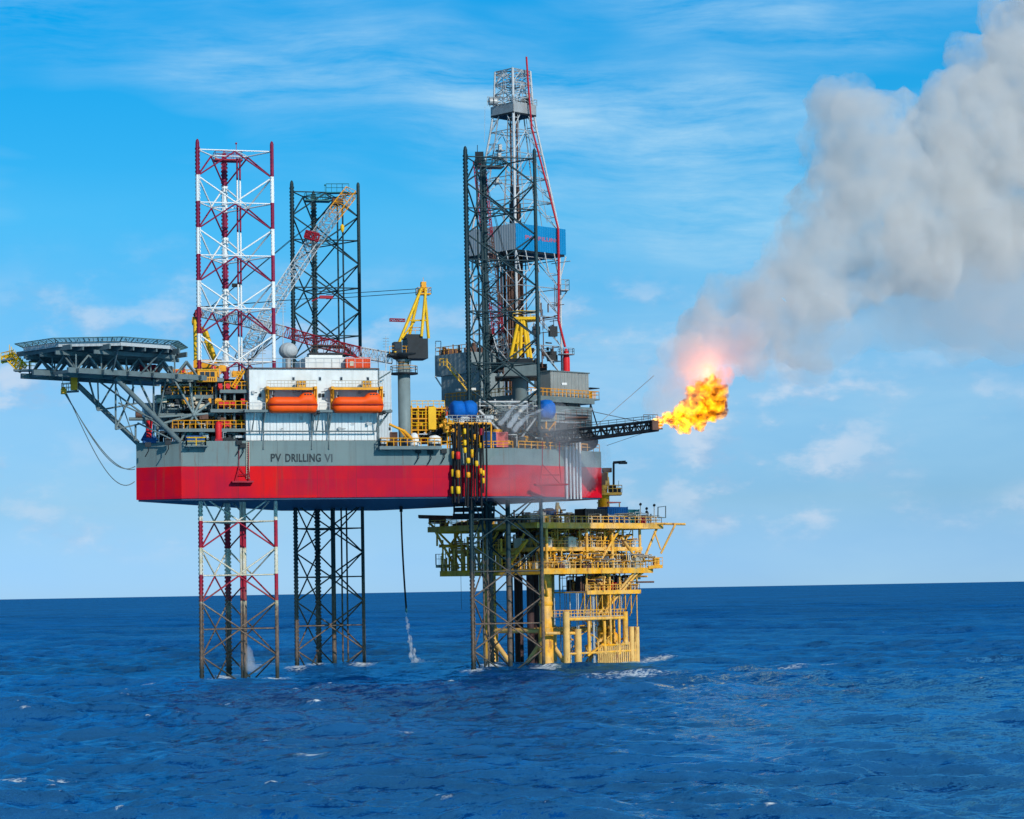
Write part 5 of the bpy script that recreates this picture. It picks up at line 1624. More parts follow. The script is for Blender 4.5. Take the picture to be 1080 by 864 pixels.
# slatted work deck slung under the hull
q = P(500, 545, 424)
sl = thing('hanging_work_deck', q[:], 'black slatted work deck slung below the hull beside the near dark leg', 'work deck')
for (y0, y1, x0, x1) in ((529, 533, 478, 524), (535, 539, 478, 522), (541.5, 547, 477.5, 521)):
    mb = MB(); pbox(mb, x0, x1, y0, y1, 421, 426); mb.build('deck_level', M['dark'], sl)
mb = MB()
for x in (479, 489, 500, 511, 521):
    for Y in (421.2, 425.8): mb.tube(P(x, 526, Y), P(x, 547, Y), .16, 5)
mb.build('hanger', M['black'], sl)

# ------------------------------------------------------------------ flare boom
fb0, fb1 = P(548, 466.5, 413.5), P(692, 449, 401)
fl = thing('flare_boom', fb0[:], 'dark lattice burner boom reaching out over the sea to the burning flame', 'flare boom')
a = fb0.lerp(fb1, .001)
mb = MB(); mb.lattice(fb0, fb1, 2.4, 2.1, 1.5, 1.5, 24, .17, .10); mb.build('boom', M['dark'], fl)
mb = MB(); d = (fb1 - fb0)
for k in (-.35, 0, .35): mb.tube(fb0 + Z * .2 + E2 * k, fb1 + Z * .2 + E2 * k, .13, 6)
mb.tube(fb0 - Z * .7, fb1 - Z * .55, .16, 6)
mb.build('burner_pipe', M['black'], fl)
mb = MB(); mb.rail([fb0.lerp(fb1, t) + Z * (1.05 - .3 * t) - E2 * .7 for t in (.35, .95)], .9, 1.6, .05)
mb.build('walkway_railing', M['dark'], fl)
mb = MB()
for k in range(3):
    p = fb1 + E1 * .2 + Z * (-.5 + .5 * k); mb.tube(p - E1 * .8, p + E1 * .9, .22, 8, .12)
mb.cbox(fb1 - E1 * .4, .5, .9, .75)
mb.rail([fb1 - E1 * 2.4 - E2 * .9 + Z * .8, fb1 + Z * .8 - E2 * .9], .9, .7, .05)
mb.build('burner_head', M['brown'], fl)
mb = MB()
mb.tube(P(606, 430, 428), fb0.lerp(fb1, .93) + Z * .6, .06, 4)
mb.tube(fb0.lerp(fb1, .56) + Z, P(690, 396, 412), .05, 4)
mb.tube(P(640, 470, 414), fb0.lerp(fb1, .98) - Z * .6, .04, 4)
mb.build('guy_wire', M['steel'], fl)
mb = MB(); mb.tube(fb0 + Z * -.3, fb0 + Vector((0, 0, ZD - fb0.z)), .6, 10); mb.cbox(fb0, 1.3, 1.3, 1.0)
mb.build('turntable', M['dark'], fl)

# ------------------------------------------------------------------ yellow production platform
PC = Vector((5.7, 446.3, 0))
pf = thing('production_platform', (PC.x, PC.y, 0), 'yellow multi-deck production platform on thick yellow legs behind the drilling rig', 'production platform')
def ub(mb, u0, u1, v0, v1, z0, z1):
    return mb.quadbox(PC + U * u0 + V * v0 + Z * z0, U * (u1 - u0), V * (v1 - v0), Z * (z1 - z0))
def pp(u, v, z): return PC + U * u + V * v + Z * z
for (u, v) in ((-7.5, -7), (-7.5, 7), (7.5, 7), (7.5, -7)):
    mb = MB()
    m_ = M['platdeep']
    mb.lathe(pp(u, v, 0), [(1.35, -6), (1.35, 4.6), (1.12, 4.9), (1.12, 25.8)], 22)
    o = mb.build('jacket_leg', M['platyel'], pf)
    m3 = MB(); m3.lathe(pp(u, v, 0), [(1.37, 4.55), (1.37, 6.2), (1.16, 6.5)], 22); m3.lathe(pp(u, v, 0), [(1.16, 10.2), (1.24, 10.3), (1.24, 10.8), (1.16, 10.9)], 22)
    m3.build('sleeve', M['platdeep'], o)
DZ = {'top': (24.3, 16, 13.5), 'mid': (20.1, 12.5, 11.5), 'low': (16.4, 14.0, 12.6)}
for nm, (z, a, b) in DZ.items():
    mb = MB(); ub(mb, -a, a, -b, b, z, z + .18); mb.build('deck_plate', M['platgrey'], pf)
    mb = MB()
    for (u0, u1, v0, v1) in ((-a - .15, a + .15, b, b + .3), (-a - .15, a + .15, -b - .3, -b), (-a - .3, -a, -b, b), (a, a + .3, -b, b), (-a, a, -.2, .2), (-.2, .2, -b + .1, -.3), (-.2, .2, .3, b - .1)):
        ub(mb, u0, u1, v0, v1, z - (.75 if nm != 'mid' else .45), z + .22)
    mb.build('deck_beam', M['platdeep'] if nm == 'low' else M['platyel'], pf)
    mb = MB(); mb.rail([pp(u, v, z + .2) for u, v in ((-a, -b), (-a, b), (a, b), (a, -b), (-a, -b))], 1.15, 1.4, .065); mb.build('deck_railing', M['platyel'], pf)
mb = MB()
zt, zl = 23.5, 16.6
for (u, v) in ((-12, 12), (-2, 12), (4.5, 12), (12.3, 11.5), (-12, 2), (-12, -5), (-12, -11), (12, 0), (12, -11), (1, 6), (1, -6)):
    mb.tube(pp(u, v, zl), pp(u, v, zt), .28, 8)
mb.build('deck_post', M['platyel'], pf)
mb = MB()
for (p, q) in (((-7.5, 8.2, 23), (-2.5, 12, 17)), ((6.5, 12, 23.5), (1.5, 12, 18)), ((12, 12, 17), (7, 12, 22)), ((-12, -11, 23.5), (-12, -6, 17)), ((-12, -5, 17), (-12, 0, 23.3)), ((-12, 2, 17), (-12, 7, 23.3)), ((-12, 12, 17.3), (-12, 7.5, 23)), ((-12, -11, 17), (-15, -13, 23.8)), ((12, 12, 17), (15.5, 13, 24)), ((12, 0, 17), (15.7, 0, 24)),
               ((14, 12, 16.5), (7.7, 7.6, 11.5)), ((14, 4, 16.5), (7.7, 7, 11)), ((-13, 12, 16.3), (-7.5, 7.5, 11.5)), ((10, 12.4, 16), (3, 9.4, 8.2)), ((11, 12.4, 16), (4, 9.6, 8.4))):
    MB().tube(pp(*p), pp(*q), .24, 8).build('deck_brace', M['platyel'], pf)
mb = MB()   # V-shaped walkway frame on the left near side
mb.tube(pp(-14.2, -3, 20.6), pp(-14.2, -1, 19.4), .32, 8); mb.tube(pp(-14.2, -1, 19.4), pp(-14.2, 6.5, 19.4), .30, 8); mb.tube(pp(-14.2, 6.5, 19.4), pp(-14.2, 9, 21.3), .32, 8)
mb.tube(pp(-14.2, 3, 17), pp(-14.2, 3, 22), .24, 8); mb.tube(pp(-14.2, 5, 17.4), pp(-14.2, 9.5, 21.6), .26, 8)
mb.build('walkway_frame', M['platdeep'], pf)
mb = MB()
ub(mb, -2, 12, 3, 11.5, 12.3, 12.55)
ub(mb, -2, 12, 11.5, 11.8, 12.0, 12.7)
for u in (-1.5, 3, 7, 11.5): mb.tube(pp(u, 11.3, 12.5), pp(u, 11.3, 16), .18, 6)
mb.rail([pp(-2, 11.5, 12.6), pp(12, 11.5, 12.6), pp(12, 3, 12.6)], 1.1, 1.2, .06)
mb.build('cellar_deck', M['platyel'], pf)
mb = MB()
for (p, q) in (((-7.5, -7, 5.8), (-7.5, 7, 5.8)), ((-7.5, 7, 5.8), (7.5, 7, 5.8)), ((7.5, 7, 5.8), (7.5, -7, 5.8)), ((7.5, -7, 5.8), (-7.5, -7, 5.8)), ((-7.5, -7, 5.8), (7.5, 7, 5.8)),
               ((-7.5, -7, 5), (-7.5, 0, -2)), ((-7.5, 7, 5), (-7.5, 0, -2)), ((7.5, 7, 5), (0, 7, -3)), ((-7.5, 7, 5), (0, 7, -3)), ((-7.5, -7, 5), (0, -7, -3)), ((7.5, -7, 5), (0, -7, -3))):
    mb.tube(pp(*p), pp(*q), .42, 10)
mb.build('jacket_brace', M['platwood'], pf)
for (px, Y, r) in ((538, 446, .62), (545.5, 449, .5), (559.5, 445, .66), (566, 449, .5), (549, 452, .5), (573, 450, .55)):
    w = P(px, 650, Y); w = Vector((w.x, w.y, 0))
    mb = MB().tube(w - Z * 6, w + Z * 17, r, 12); mb.build('conductor', M['conductor'], pf)
mb = MB()
rg = random.Random(12)
for k in range(26):
    u = rg.uniform(-3, 12); v = rg.uniform(4, 11)
    mb.tube(pp(u, v, rg.choice((-3, -3, 6.5))), pp(u, v, 12.3), rg.choice((.07, .1, .14)), 5)
mb.build('riser', M['steel'], pf)
def pclut(nm, mk, u0, u1, v0, v1, z0, z1, n, shp, seed):
    rg = random.Random(seed); run = MB()
    for k in range(n):
        p = pp(rg.uniform(u0, u1), rg.uniform(v0, v1), z0)
        h = rg.uniform(.3, 1) * (z1 - z0)
        mb = MB()
        if shp == 'box':
            hx, hy = rg.uniform(.3, 1.1), rg.uniform(.3, .9)
            mb.cbox(p + Z * h / 2, hx, hy, h / 2, U, V); mb.cbox(p + Z * (h + .08), hx * .6, hy * .7, .08, U, V)
            mb.tube(p + Z * h * .6, p + Z * h * .6 + V * (hy + .3), .12, 6)
        elif shp == 'tank':
            r = rg.uniform(.4, .8)
            if rg.random() < .5: mb.lathe(p, [(r, 0), (r, h * .85), (r * .5, h)], 14)
            else: mb.tube(p + Z * (r + .6) - U * 1.6, p + Z * (r + .6) + U * 1.6, r, 14)
        else:
            ax = rg.choice((U, V, Z, Z)); L = rg.uniform(1, 4.5) if ax is not Z else h
            q = p + Z * (h * .9 if ax is not Z else 0); r = rg.choice((.06, .09, .13, .18))
            run.tube(q, q + ax * L, r, 6)
            if ax is not Z: run.tube(q, p, r, 6)
            continue
        mb.build(nm, M[mk], pf)
    if run.v: run.build(nm, M[mk], pf, kind='stuff')
pclut('pipework', 'platyel', -13, 13, 2, 12, 16.6, 20, 90, 'pipe', 1)
pclut('pipework', 'platgrey', -13, 13, -6, 12, 16.6, 20, 80, 'pipe', 2)
pclut('pipework', 'lightsteel', -13, 13, 0, 12, 16.6, 20, 50, 'pipe', 3)
pclut('vessel', 'platgrey', -11, 11, -8, 10, 16.6, 19.8, 12, 'tank', 4)
pclut('equipment', 'dark', -12, 12, -10, 10, 16.6, 19.6, 26, 'box', 5)
pclut('equipment', 'brown', -12, 12, -4, 12, 16.6, 18.6, 16, 'box', 6)
pclut('pipework', 'platyel', -12, 12, 0, 11.2, 20.3, 23.6, 80, 'pipe', 7)
pclut('pipework', 'platgrey', -12, 12, -6, 11, 20.3, 23.6, 80, 'pipe', 8)
pclut('equipment', 'dark', -11, 11, -9, 9, 20.3, 23.4, 28, 'box', 9)
pclut('vessel', 'lightsteel', -10, 11, -8, 9.5, 20.3, 23.3, 10, 'tank', 10)
pclut('equipment', 'beige', -12, 12, 4, 11, 20.3, 22, 14, 'box', 11)
pclut('pipework', 'platgrey', -1.5, 11.5, 4, 11, 12.6, 16, 60, 'pipe', 12)
pclut('equipment', 'dark', -1.5, 11, 4, 10, 12.6, 15.5, 16, 'box', 13)
pclut('pipework', 'brown', -12, 2, -8, 10, 24.6, 27.3, 46, 'pipe', 14)
pclut('equipment', 'platgrey', -12, 2, -8, 10, 24.6, 26.6, 22, 'box', 15)
pclut('pipework', 'platyel', -14, -9, -13, 2, 16.6, 24, 60, 'pipe', 16)
pclut('equipment', 'brown', -14, -10, -13, -4, 24.4, 25.2, 14, 'box', 17)
pclut('equipment', 'red', 2, 10, 8, 11, 12.6, 14.4, 3, 'box', 18)
pclut('pipework', 'lightsteel', 8, 15, 4, 13, 24.5, 27, 26, 'pipe', 19)
pclut('equipment', 'darkred', 10, 15, 4, 12, 24.5, 25.8, 5, 'box', 20)
pclut('pipework', 'beige', -13, 13, 8, 12.4, 16.6, 19.5, 50, 'pipe', 24)
pclut('pipework', 'platdeep', -13, 13, 6, 12.2, 16.6, 20, 110, 'pipe', 25)
pclut('pipework', 'brown', -13, 13, 2, 12, 16.6, 20, 70, 'pipe', 26)
pclut('pipework', 'platdeep', -12, 12, 4, 11.2, 20.3, 23.8, 90, 'pipe', 27)
pclut('pipework', 'brown', -12, 12, 2, 11.2, 20.3, 23.8, 60, 'pipe', 28)
pclut('pipework', 'platyel', -1.5, 11.5, 6, 11.4, 12.6, 16, 60, 'pipe', 29)
pclut('pipework', 'brown', -1.5, 11.5, 5, 11.4, 12.6, 16, 40, 'pipe', 30)
pclut('equipment', 'platgrey', -12, 12, 9, 12, 16.6, 18.4, 16, 'box', 31)
pclut('equipment', 'lightsteel', -11, 12, 8, 11, 20.3, 22, 12, 'box', 32)
pclut('pipework', 'platgrey', -14, 15, 8, 13, 24.6, 26.4, 40, 'pipe', 33)
mb = MB()
for (z0_, z1_, v_, n_) in ((16.6, 20.0, 11.9, 9), (20.3, 23.9, 11.0, 9)):
    for k in range(n_):
        u_ = -11 + 22 * k / (n_ - 1)
        mb.tube(pp(u_, v_, z0_), pp(u_, v_, z1_), .12, 6)
        if k % 2: mb.tube(pp(u_, v_, z0_), pp(u_ + 22 / (n_ - 1), v_, z1_), .09, 5)
    mb.tube(pp(-11, v_, z1_ - .3), pp(11, v_, z1_ - .3), .12, 6)
    mb.build('light_framing', M['platyel'], pf); mb = MB()
mb = MB()
for k in range(10):
    u_ = -2 + 1.5 * k
    mb.tube(pp(u_, 11.2, 6.2 if k % 2 else 8.5), pp(u_, 11.2, 12.2), .11, 6)
    mb.tube(pp(u_, 11.2, 12.2), pp(u_ + 1.5, 8, 8), .09, 5)
mb.build('hanging_frame', M['platdeep'], pf)
# left side cage and roof ledge
mb = MB()
a, b = P(459.5, 597, 446), P(474, 597, 446)
mb.quadbox(a - Z * .3, b - a, Vector((0, 4, 0)), Z * .5); mb.rail([a + Z * .2, b + Z * .2], 1.9, .7, .05); mb.rail([a + Z * .2, a + Z * .2 + Vector((0, 4, 0))], 1.9, .7, .05)
mb.build('side_cage', M['platgrey'], pf)
mb = MB(); a, b = P(441, 546, 447), P(486, 547, 447); mb.quadbox(a, b - a, Vector((0, 6, 0)), Z * .5)
mb.quadbox(P(452, 551, 446), P(470, 551, 446) - P(452, 551, 446), Vector((0, 4, 0)), Z * .8); mb.build('roof_ledge', M['brown'], pf)
mb = MB()
for (x0, y0, x1, y1) in ((452, 551, 463, 561), (461, 560, 478, 577), (463, 561, 474, 550), (478, 561, 488, 550), (461, 561, 461, 576), (475, 575, 492, 550), (475, 575, 484, 600), (488, 595, 476, 576), (474, 578, 474, 602)):
    mb.tube(P(x0, y0, 445), P(x1, y1, 445), .2, 6)
mb.tube(P(460, 561, 445), P(496, 561, 445), .35, 6); mb.tube(P(463, 576, 445), P(494, 576, 445), .3, 6)
mb.build('stair_frame', M['platdeep'], pf)
# right outrigger
mb = MB(); mb.tube(pp(14, 13, 24.5), P(723, 553, 446), .22, 7); mb.tube(P(712, 553.5, 446), P(697, 584, 446), .2, 7); mb.tube(P(690, 560, 446), P(697, 580, 446), .14, 6); mb.build('outrigger', M['platyel'], pf)
mb = MB(); mb.path([P(694, 546, 446), P(694, 535, 446), P(702, 534, 446), P(702, 546, 446), P(694, 546, 446)], .12, 5); mb.build('rescue_frame', M['grey'], pf)
mb = MB()
for (x, y) in ((675.5, 532), (682, 536.5), (690, 533)):
    mb.tube(P(x, 553, 446), P(x, y, 446), .08, 5)
mb.build('mast', M['beige'], pf)
mb = MB()
for (x, y) in ((675.5, 532), (682, 536.5), (682, 540), (690, 533)): mb.ball(P(x, y, 446), .3, 1)
mb.build('beacon', M['dark'], pf)
mb = MB(); a, b = P(684, 599, 446), P(699, 598, 446); mb.quadbox(a - Z * .2, b - a, Vector((0, 4, 0)), Z * .6); mb.rail([a + Z * .3, b + Z * .3], 1.4, .7, .06)
mb.cbox(P(692, 592, 447), .5, .5, .7); mb.build('corner_landing', M['platdeep'], pf)
mb = MB(); a, b = P(636, 600, 440), P(672, 599, 444); mb.tube(a, b, .1, 5)
for k in range(12): p = a.lerp(b, k / 11); mb.tube(p, p + Z * .9, .05, 4)
mb.build('pipe_bridge', M['platgrey'], pf)
mb = MB()
for (x, Y, y0, y1) in ((658, 445, 600, 640), (486, 444, 603, 643)):
    mb.path([P(x + .7 * i / 5, y0 + (y1 - y0) * i / 5, Y) for i in range(6)], .05, 4)
mb.build('hanging_rope', M['dark'], pf)

def on_top(name, lab, cat, parts, base):
    r = thing(name, base[:], lab, cat)
    for nm, mk, fn in parts:
        mb = MB(); fn(mb); mb.build(nm, M[mk], r)
    return r
ZT2 = 24.5
def cont(u0, u1, v0, v1, h, mk, lab):
    r = thing('container', pp((u0 + u1) / 2, (v0 + v1) / 2, ZT2)[:], lab, 'container')
    mb = MB(); ub(mb, u0, u1, v0, v1, ZT2 + .02, ZT2 + h); mb.build('shell', M[mk], r)
    mb = MB()
    n = int((u1 - u0) / .45)
    for k in range(n):
        u = u0 + (u1 - u0) * (k + .25) / n; ub(mb, u, u + .2, v1, v1 + .08, ZT2 + .3, ZT2 + h - .25)
    for u in (u0, u1): ub(mb, u - .1, u + .1, v1, v1 + .12, ZT2 + .02, ZT2 + h + .05)
    mb.build('ribs', M[mk], r)
cont(-1.0, 4.4, 8.2, 10.8, 2.6, 'dark', 'dark grey container on the top deck of the yellow platform')
cont(4.8, 9.9, 8.2, 10.8, 3.0, 'contblue', 'dark blue container on the top deck of the yellow platform under its crane')
cont(10.4, 13.4, 8.0, 10.4, 2.6, 'teal', 'small teal container near the right end of the platform top deck')
w = P(637, 546, 449)
zz_ = lambda y: P(637, y, 449).z
on_top('platform_crane', 'yellow crane column with a black lamp gallows on the yellow production platform', 'crane', [
    ('column', 'platdeep', lambda m: m.lathe(Vector((w.x, w.y, 0)), [(1.05, ZT2), (1.05, zz_(524)), (1.3, zz_(522))], 18)),
    ('platform', 'platyel', lambda m: (pbox(m, 631, 656, 519.5, 522, 447, 452), m.rail([P(632, 519.5, 447), P(656, 519.5, 447), P(656, 519.5, 452)], 1.3, .8, .07))),
    ('crane_body', 'platyel', lambda m: (m.tube(P(636, 520, 449), P(639, 497, 449), .85, 8, .5), m.tube(P(633, 520, 449), P(637, 505, 449), .3, 6), m.tube(P(643, 519, 449), P(641, 503, 449), .2, 6))),
    ('winch', 'brown', lambda m: (m.cbox(P(635.5, 503, 449), .7, .8, .7), m.cbox(P(634.5, 508, 449), .5, .8, .7), m.cbox(P(640, 496, 449), .8, .5, .4))),
    ('cabinet', 'dark', lambda m: (pbox(m, 643, 650, 512, 519.4, 447.6, 450), pbox(m, 650.5, 655, 514.5, 519.4, 448, 450))),
    ('lamp_post', 'dark', lambda m: (m.tube(P(647.2, 514, 449), P(647.2, 488, 449), .22, 6), m.tube(P(646.6, 488, 449), P(660, 487.2, 449), .26, 6), m.cbox(P(657, 488.4, 449), .7, .4, .2), m.tube(P(652.5, 514, 449), P(652.5, 507, 449), .05, 4))),
    ], Vector((w.x, w.y, ZT2)))
on_top('gas_vessel', 'tan vertical vessel with a dark blue cap on the platform beside the dark leg', 'vessel', [
    ('body', 'platwood', lambda m: m.lathe(P(580.5, 551, 439), [(1.0, -.4), (1.0, .9)], 14)),
    ('cap', 'contblue', lambda m: m.lathe(P(579.5, 545, 439), [(1.1, 0), (1.25, .3), (1.25, 1.0), (.6, 1.5)], 14))], P(580.5, 551, 439))
on_top('raking_strut', 'tan raking strut standing on the platform top deck under the hull', 'strut', [
    ('leg', 'platwood', lambda m: (m.tube(P(586, 550, 441), P(588, 530, 441), .36, 8), m.tube(P(593, 541, 441), P(588, 531, 441), .16, 6)))], P(586, 550, 441))
on_top('canopy_shelter', 'small red roofed shelter on the platform top deck beside the crane column', 'shelter', [
    ('roof', 'pink', lambda m: (m.prism([(p.x, p.y) for p in (pp(9.2, 4, 0), pp(9.2, 7, 0), pp(12.4, 7, 0), pp(12.4, 4, 0))], 28.4, 28.6),)),
    ('post', 'platyel', lambda m: [m.tube(pp(u, v, ZT2), pp(u, v, 28.4), .12, 5) for u in (9.4, 12.2) for v in (4.2, 6.8)])], pp(10.8, 5.5, ZT2))

# boat landing
bl = thing('boat_landing', pp(2, 11, 0)[:], 'yellow tubular boat landing with tan fender posts at the waterline of the platform', 'boat landing')
vb = 11.5
def pl_(px, py, v=vb):
    return plane_pt(px, py, PC + V * v, V)
def vpost(mb, px, y0, y1, r, v=vb, n=12):
    a = pl_(px, 660, v); a = Vector((a.x, a.y, 0))
    mb.tube(a + Z * (pl_(px, y1, v).z if y1 < 697 else -3), a + Z * pl_(px, y0, v).z, r, n)
for (px, y0, r) in ((597.3, 645, .62), (609.2, 663.5, .66), (665.8, 661, .5), (671.2, 661, .5)):
    mb = MB(); vpost(mb, px, y0, 700, r); mb.build('fender_post', M['platwood'], bl)
for (px, y0, y1, r) in ((621, 655, 688, .3), (637.5, 655, 690, .28), (653, 652, 690, .26), (659.5, 645, 680, .5), (644, 600, 680, .2)):
    mb = MB(); vpost(mb, px, y0, y1, r); mb.build('post', M['platyel'], bl)
mb = MB(); mb.tube(pl_(596, 653.5), pl_(661, 651.5), .30, 8); mb.tube(pl_(575, 668, 9), pl_(609, 668), .3, 8); mb.tube(pl_(597, 690), pl_(672, 686), .2, 8); mb.build('beam', M['platyel'], bl)
mb = MB(); a, b = pl_(596, 651.5), pl_(661, 649.5); mb.quadbox(a, b - a, -V * 4, Z * .15); mb.build('upper_deck', M['platgrey'], bl)
mb = MB(); mb.rail([a, b], 1.2, .8, .07); mb.rail([b, b - V * 4], 1.2, .8, .07); mb.rail([a - V * 4, b - V * 4], 1.2, .9, .06); mb.build('railing', M['platyel'], bl)
mb = MB(); a, b = pl_(629, 690), pl_(671, 687); mb.quadbox(a, b - a, -V * 3, Z * .35); 
a, b = pl_(634, 681), pl_(662, 679.5); mb.tube(a, b, .22, 6)
mb.tube(pl_(620, 692), pl_(635, 680), .2, 6); mb.tube(pl_(629, 690), pl_(636, 679), .16, 6)
mb.build('landing_deck', M['platdeep'], bl)
mb = MB()
for k in range(19):
    px = 631 + k * 2.15; a = pl_(px, 680 if k % 3 else 677); c = Vector((a.x, a.y, -2)); mb.tube(c, a, .17, 6)
mb.build('fender_rack', M['platwood'], bl)
mb = MB()
rg = random.Random(8)
for k in range(64):
    x, y = rg.uniform(600, 664), rg.uniform(656, 695); p = pl_(x, y, vb - rg.uniform(.4, 4)); q = pl_(x + rg.uniform(-9, 9), y + rg.uniform(-11, 11), vb - rg.uniform(.4, 4))
    mb.tube(p, q, rg.choice((.1, .14)), 6)
mb.build('bracing', M['platdeep'], bl, kind='stuff')
mb = MB()
for (x, y, r) in ((644, 658, .8), (645, 665, .7), (647, 673, .9), (642, 681, .7)): mb.lathe(pl_(x, y, vb - 2.5), [(r, -.8), (r, .6), (r * .6, 1)], 12)
mb.build('valve', M['platdeep'], bl)

# ------------------------------------------------------------------ discharge hose
a = P(423, 530, 434)
dh = thing('discharge_hose', a[:], 'thin black discharge hose hanging from the hull bottom above a white water jet', 'hose')
pts = [P(423 + 5.5 * (i / 14) ** 1.6, 530 + 112 * i / 14, 434) for i in range(15)]
MB().path(pts, .16, 8).build('hose', M['black'], dh)
MB().tube(pts[-1], P(428.7, 646, 434), .2, 8).build('nozzle', M['teal'], dh)
MB().tube(P(423, 528, 434), P(423, 540, 434), .3, 8).build('flange', M['dark'], dh)
a = P(533, 535, 436)

# ------------------------------------------------------------------ water jets (spray that scatters light)
def volume(name, density, color, noise_sc=None, lo=.4, hi=.65, aniso=0.0, step=None, z_off=0):
    m, t = new_mat(name)
    pv = t.add('ShaderNodeVolumePrincipled', {'Color': (*color, 1), 'Density': density, 'Anisotropy': aniso})
    if noise_sc:
        pos = t.add('ShaderNodeNewGeometry').outputs['Position']
        n = t.noise(t.scale(pos, noise_sc), 1.0, 4, 0.6)
        t.link(t.m('MULTIPLY', t.mr(n, lo, hi), density), pv.inputs['Density'])
        m.cycles.homogeneous_volume = False
        if step: m.cycles.volume_step_rate = step
    else:
        m.cycles.homogeneous_volume = True
    out = t.add('ShaderNodeOutputMaterial')
    t.link(pv.outputs[0], out.inputs['Volume'])
    return m
def billow(p, f, off):
    """cauliflower relief: rounded lobes with creases between them, at five sizes"""
    v, a, s_ = 0.0, 1.0, 0.0
    for o_ in range(5):
        v += a * (abs(noise.noise(p * f + off)) * 2.2 - 0.55); s_ += a
        f *= 2.05; a *= .52
    return v / s_ * 1.7
def blob(name, spheres, mat, voxel, amp, freq, parent=None, seed=0, sub=3, fine=0.0, puffy=False):
    """closed lumpy mesh: spheres fused by a voxel remesh, then roughened"""
    mb = MB()
    for (c, r) in spheres: mb.ball(c, r, sub)
    me = bpy.data.meshes.new('tmp')
    me.from_pydata([tuple(v) for v in mb.v], [], mb.f)
    ob = bpy.data.objects.new('tmp', me); col.objects.link(ob)
    md = ob.modifiers.new('r', 'REMESH'); md.mode = 'VOXEL'; md.voxel_size = voxel
    new = bpy.data.meshes.new_from_object(ob.evaluated_get(bpy.context.evaluated_depsgraph_get()))
    bpy.data.objects.remove(ob)
    co = np.empty(len(new.vertices) * 3); new.vertices.foreach_get('co', co)
    no = np.empty(len(new.vertices) * 3); new.vertices.foreach_get('normal', no)
    co, no = co.reshape(-1, 3), no.reshape(-1, 3)
    off = Vector((seed * 3.1, seed * 1.7, 0))
    d = np.array([billow(Vector(p), freq, off) if puffy else noise.noise(Vector(p) * freq + off) + .5 * noise.noise(Vector(p) * freq * 2.1 + off) + .28 * noise.noise(Vector(p) * freq * 4.3 + off) + fine * abs(noise.noise(Vector(p) * freq * 9 + off)) for p in co])
    base = ORIG[parent.name] if parent is not None else Vector((0, 0, 0))
    co = co + no * (d * amp)[:, None] - np.array(base)
    new.vertices.foreach_set('co', co.ravel())
    new.polygons.foreach_set('use_smooth', np.ones(len(new.polygons), bool))
    new.update()
    new.name = name
    new.materials.clear(); new.materials.append(mat)
    o = bpy.data.objects.new(name, new)
    if parent is not None: o.parent = parent
    col.objects.link(o); ORIG[o.name] = base
    return o
mj = volume('jet_spray', 2.4, (.98, .99, 1), (2.2, 2.2, .8), .40, .62, step=.5)
mj2 = volume('splash_mist', 0.35, (.97, .99, 1))
def chain(pts, n):
    """spheres along a polyline of (point, radius)"""
    out = []
    for (a, ra), (b, rb) in zip(pts[:-1], pts[1:]):
        for k in range(n):
            t = k / n; out.append((a.lerp(b, t), ra + (rb - ra) * t))
    out.append(pts[-1]); return out
o = blob('water_spray', chain([(P(428.8, 647, 434), .16), (P(430.6, 664, 434), .26), (P(433.2, 680, 434), .40), (P(437, 698, 434), .7)], 8), mj, .10, .28, .9, seed=1, puffy=True)
props(o, 'white water jet falling from the end of the thin black hose into the sea', 'water jet')
o = blob('splash', [(P(441, 698, 434) , .7), (P(446, 699, 434), .6), (P(452, 699.5, 434), .5), (P(458, 700, 434), .4)], mj2, .16, .3, .9, seed=2)
props(o, 'low white splash where the hose jet strikes the sea', 'splash')
o = blob('water_spray', chain([(P(258.5, 672, 402), .3), (P(259.5, 688, 402), .8), (P(262, 702, 402), 1.3)], 6) + [(P(268, 704, 402), .8), (P(273, 705, 402), .6)], mj2, .18, .4, .7, seed=3)
props(o, 'white plume of spray at the waterline inside the red and white leg', 'water jet')
# deluge curtains and drifting mist in front of the drill floor
md1 = volume('deluge_curtain', 1.1, (.95, .98, 1))
for k, (x0, y0, x1, y1, Y, lab) in enumerate(((553, 424, 528, 447, 403.2, 'longest streak of white cooling water fanning down beside the drill floor'), (566, 421, 537, 449, 403.4, 'middle streak of white cooling water fanning down beside the drill floor'), (572, 432, 543, 453, 403.6, 'lowest streak of white cooling water, nearest the flare boom root'), (627, 431.5, 592, 433, 420, 'level white jet of cooling water above the flare boom'))):
    lv_ = k == 3
    a_, b_ = P(x0, y0, Y), P(x1, y1, Y)
    o = blob('cooling_water', chain([(a_, .16), (a_.lerp(b_, .5) + Z * (0 if lv_ else .7), .30 if not lv_ else .2), (b_, .5 if not lv_ else .18)], 12), md1, .13, .18, .8, seed=10 + k)
    props(o, lab, 'water jet', 'cooling water jets')
mm = volume('drifting_mist', 0.058, (.99, .995, 1), (.12, .12, .12), .25, .75, step=1.0)
o = blob('mist', [(P(543, 445, 403), 3.6), (P(558, 455, 404), 5.0), (P(575, 470, 404), 5.6), (P(560, 485, 402), 5.2), (P(590, 495, 405), 6.0), (P(610, 480, 409), 5), (P(540, 505, 401), 4.4), (P(570, 512, 402), 5), (P(585, 452, 408), 4.2)], mm, .6, 1.2, .25, seed=5)
props(o, 'thin grey veil of drifting water mist over the right end of the hull', 'mist', kind='stuff')

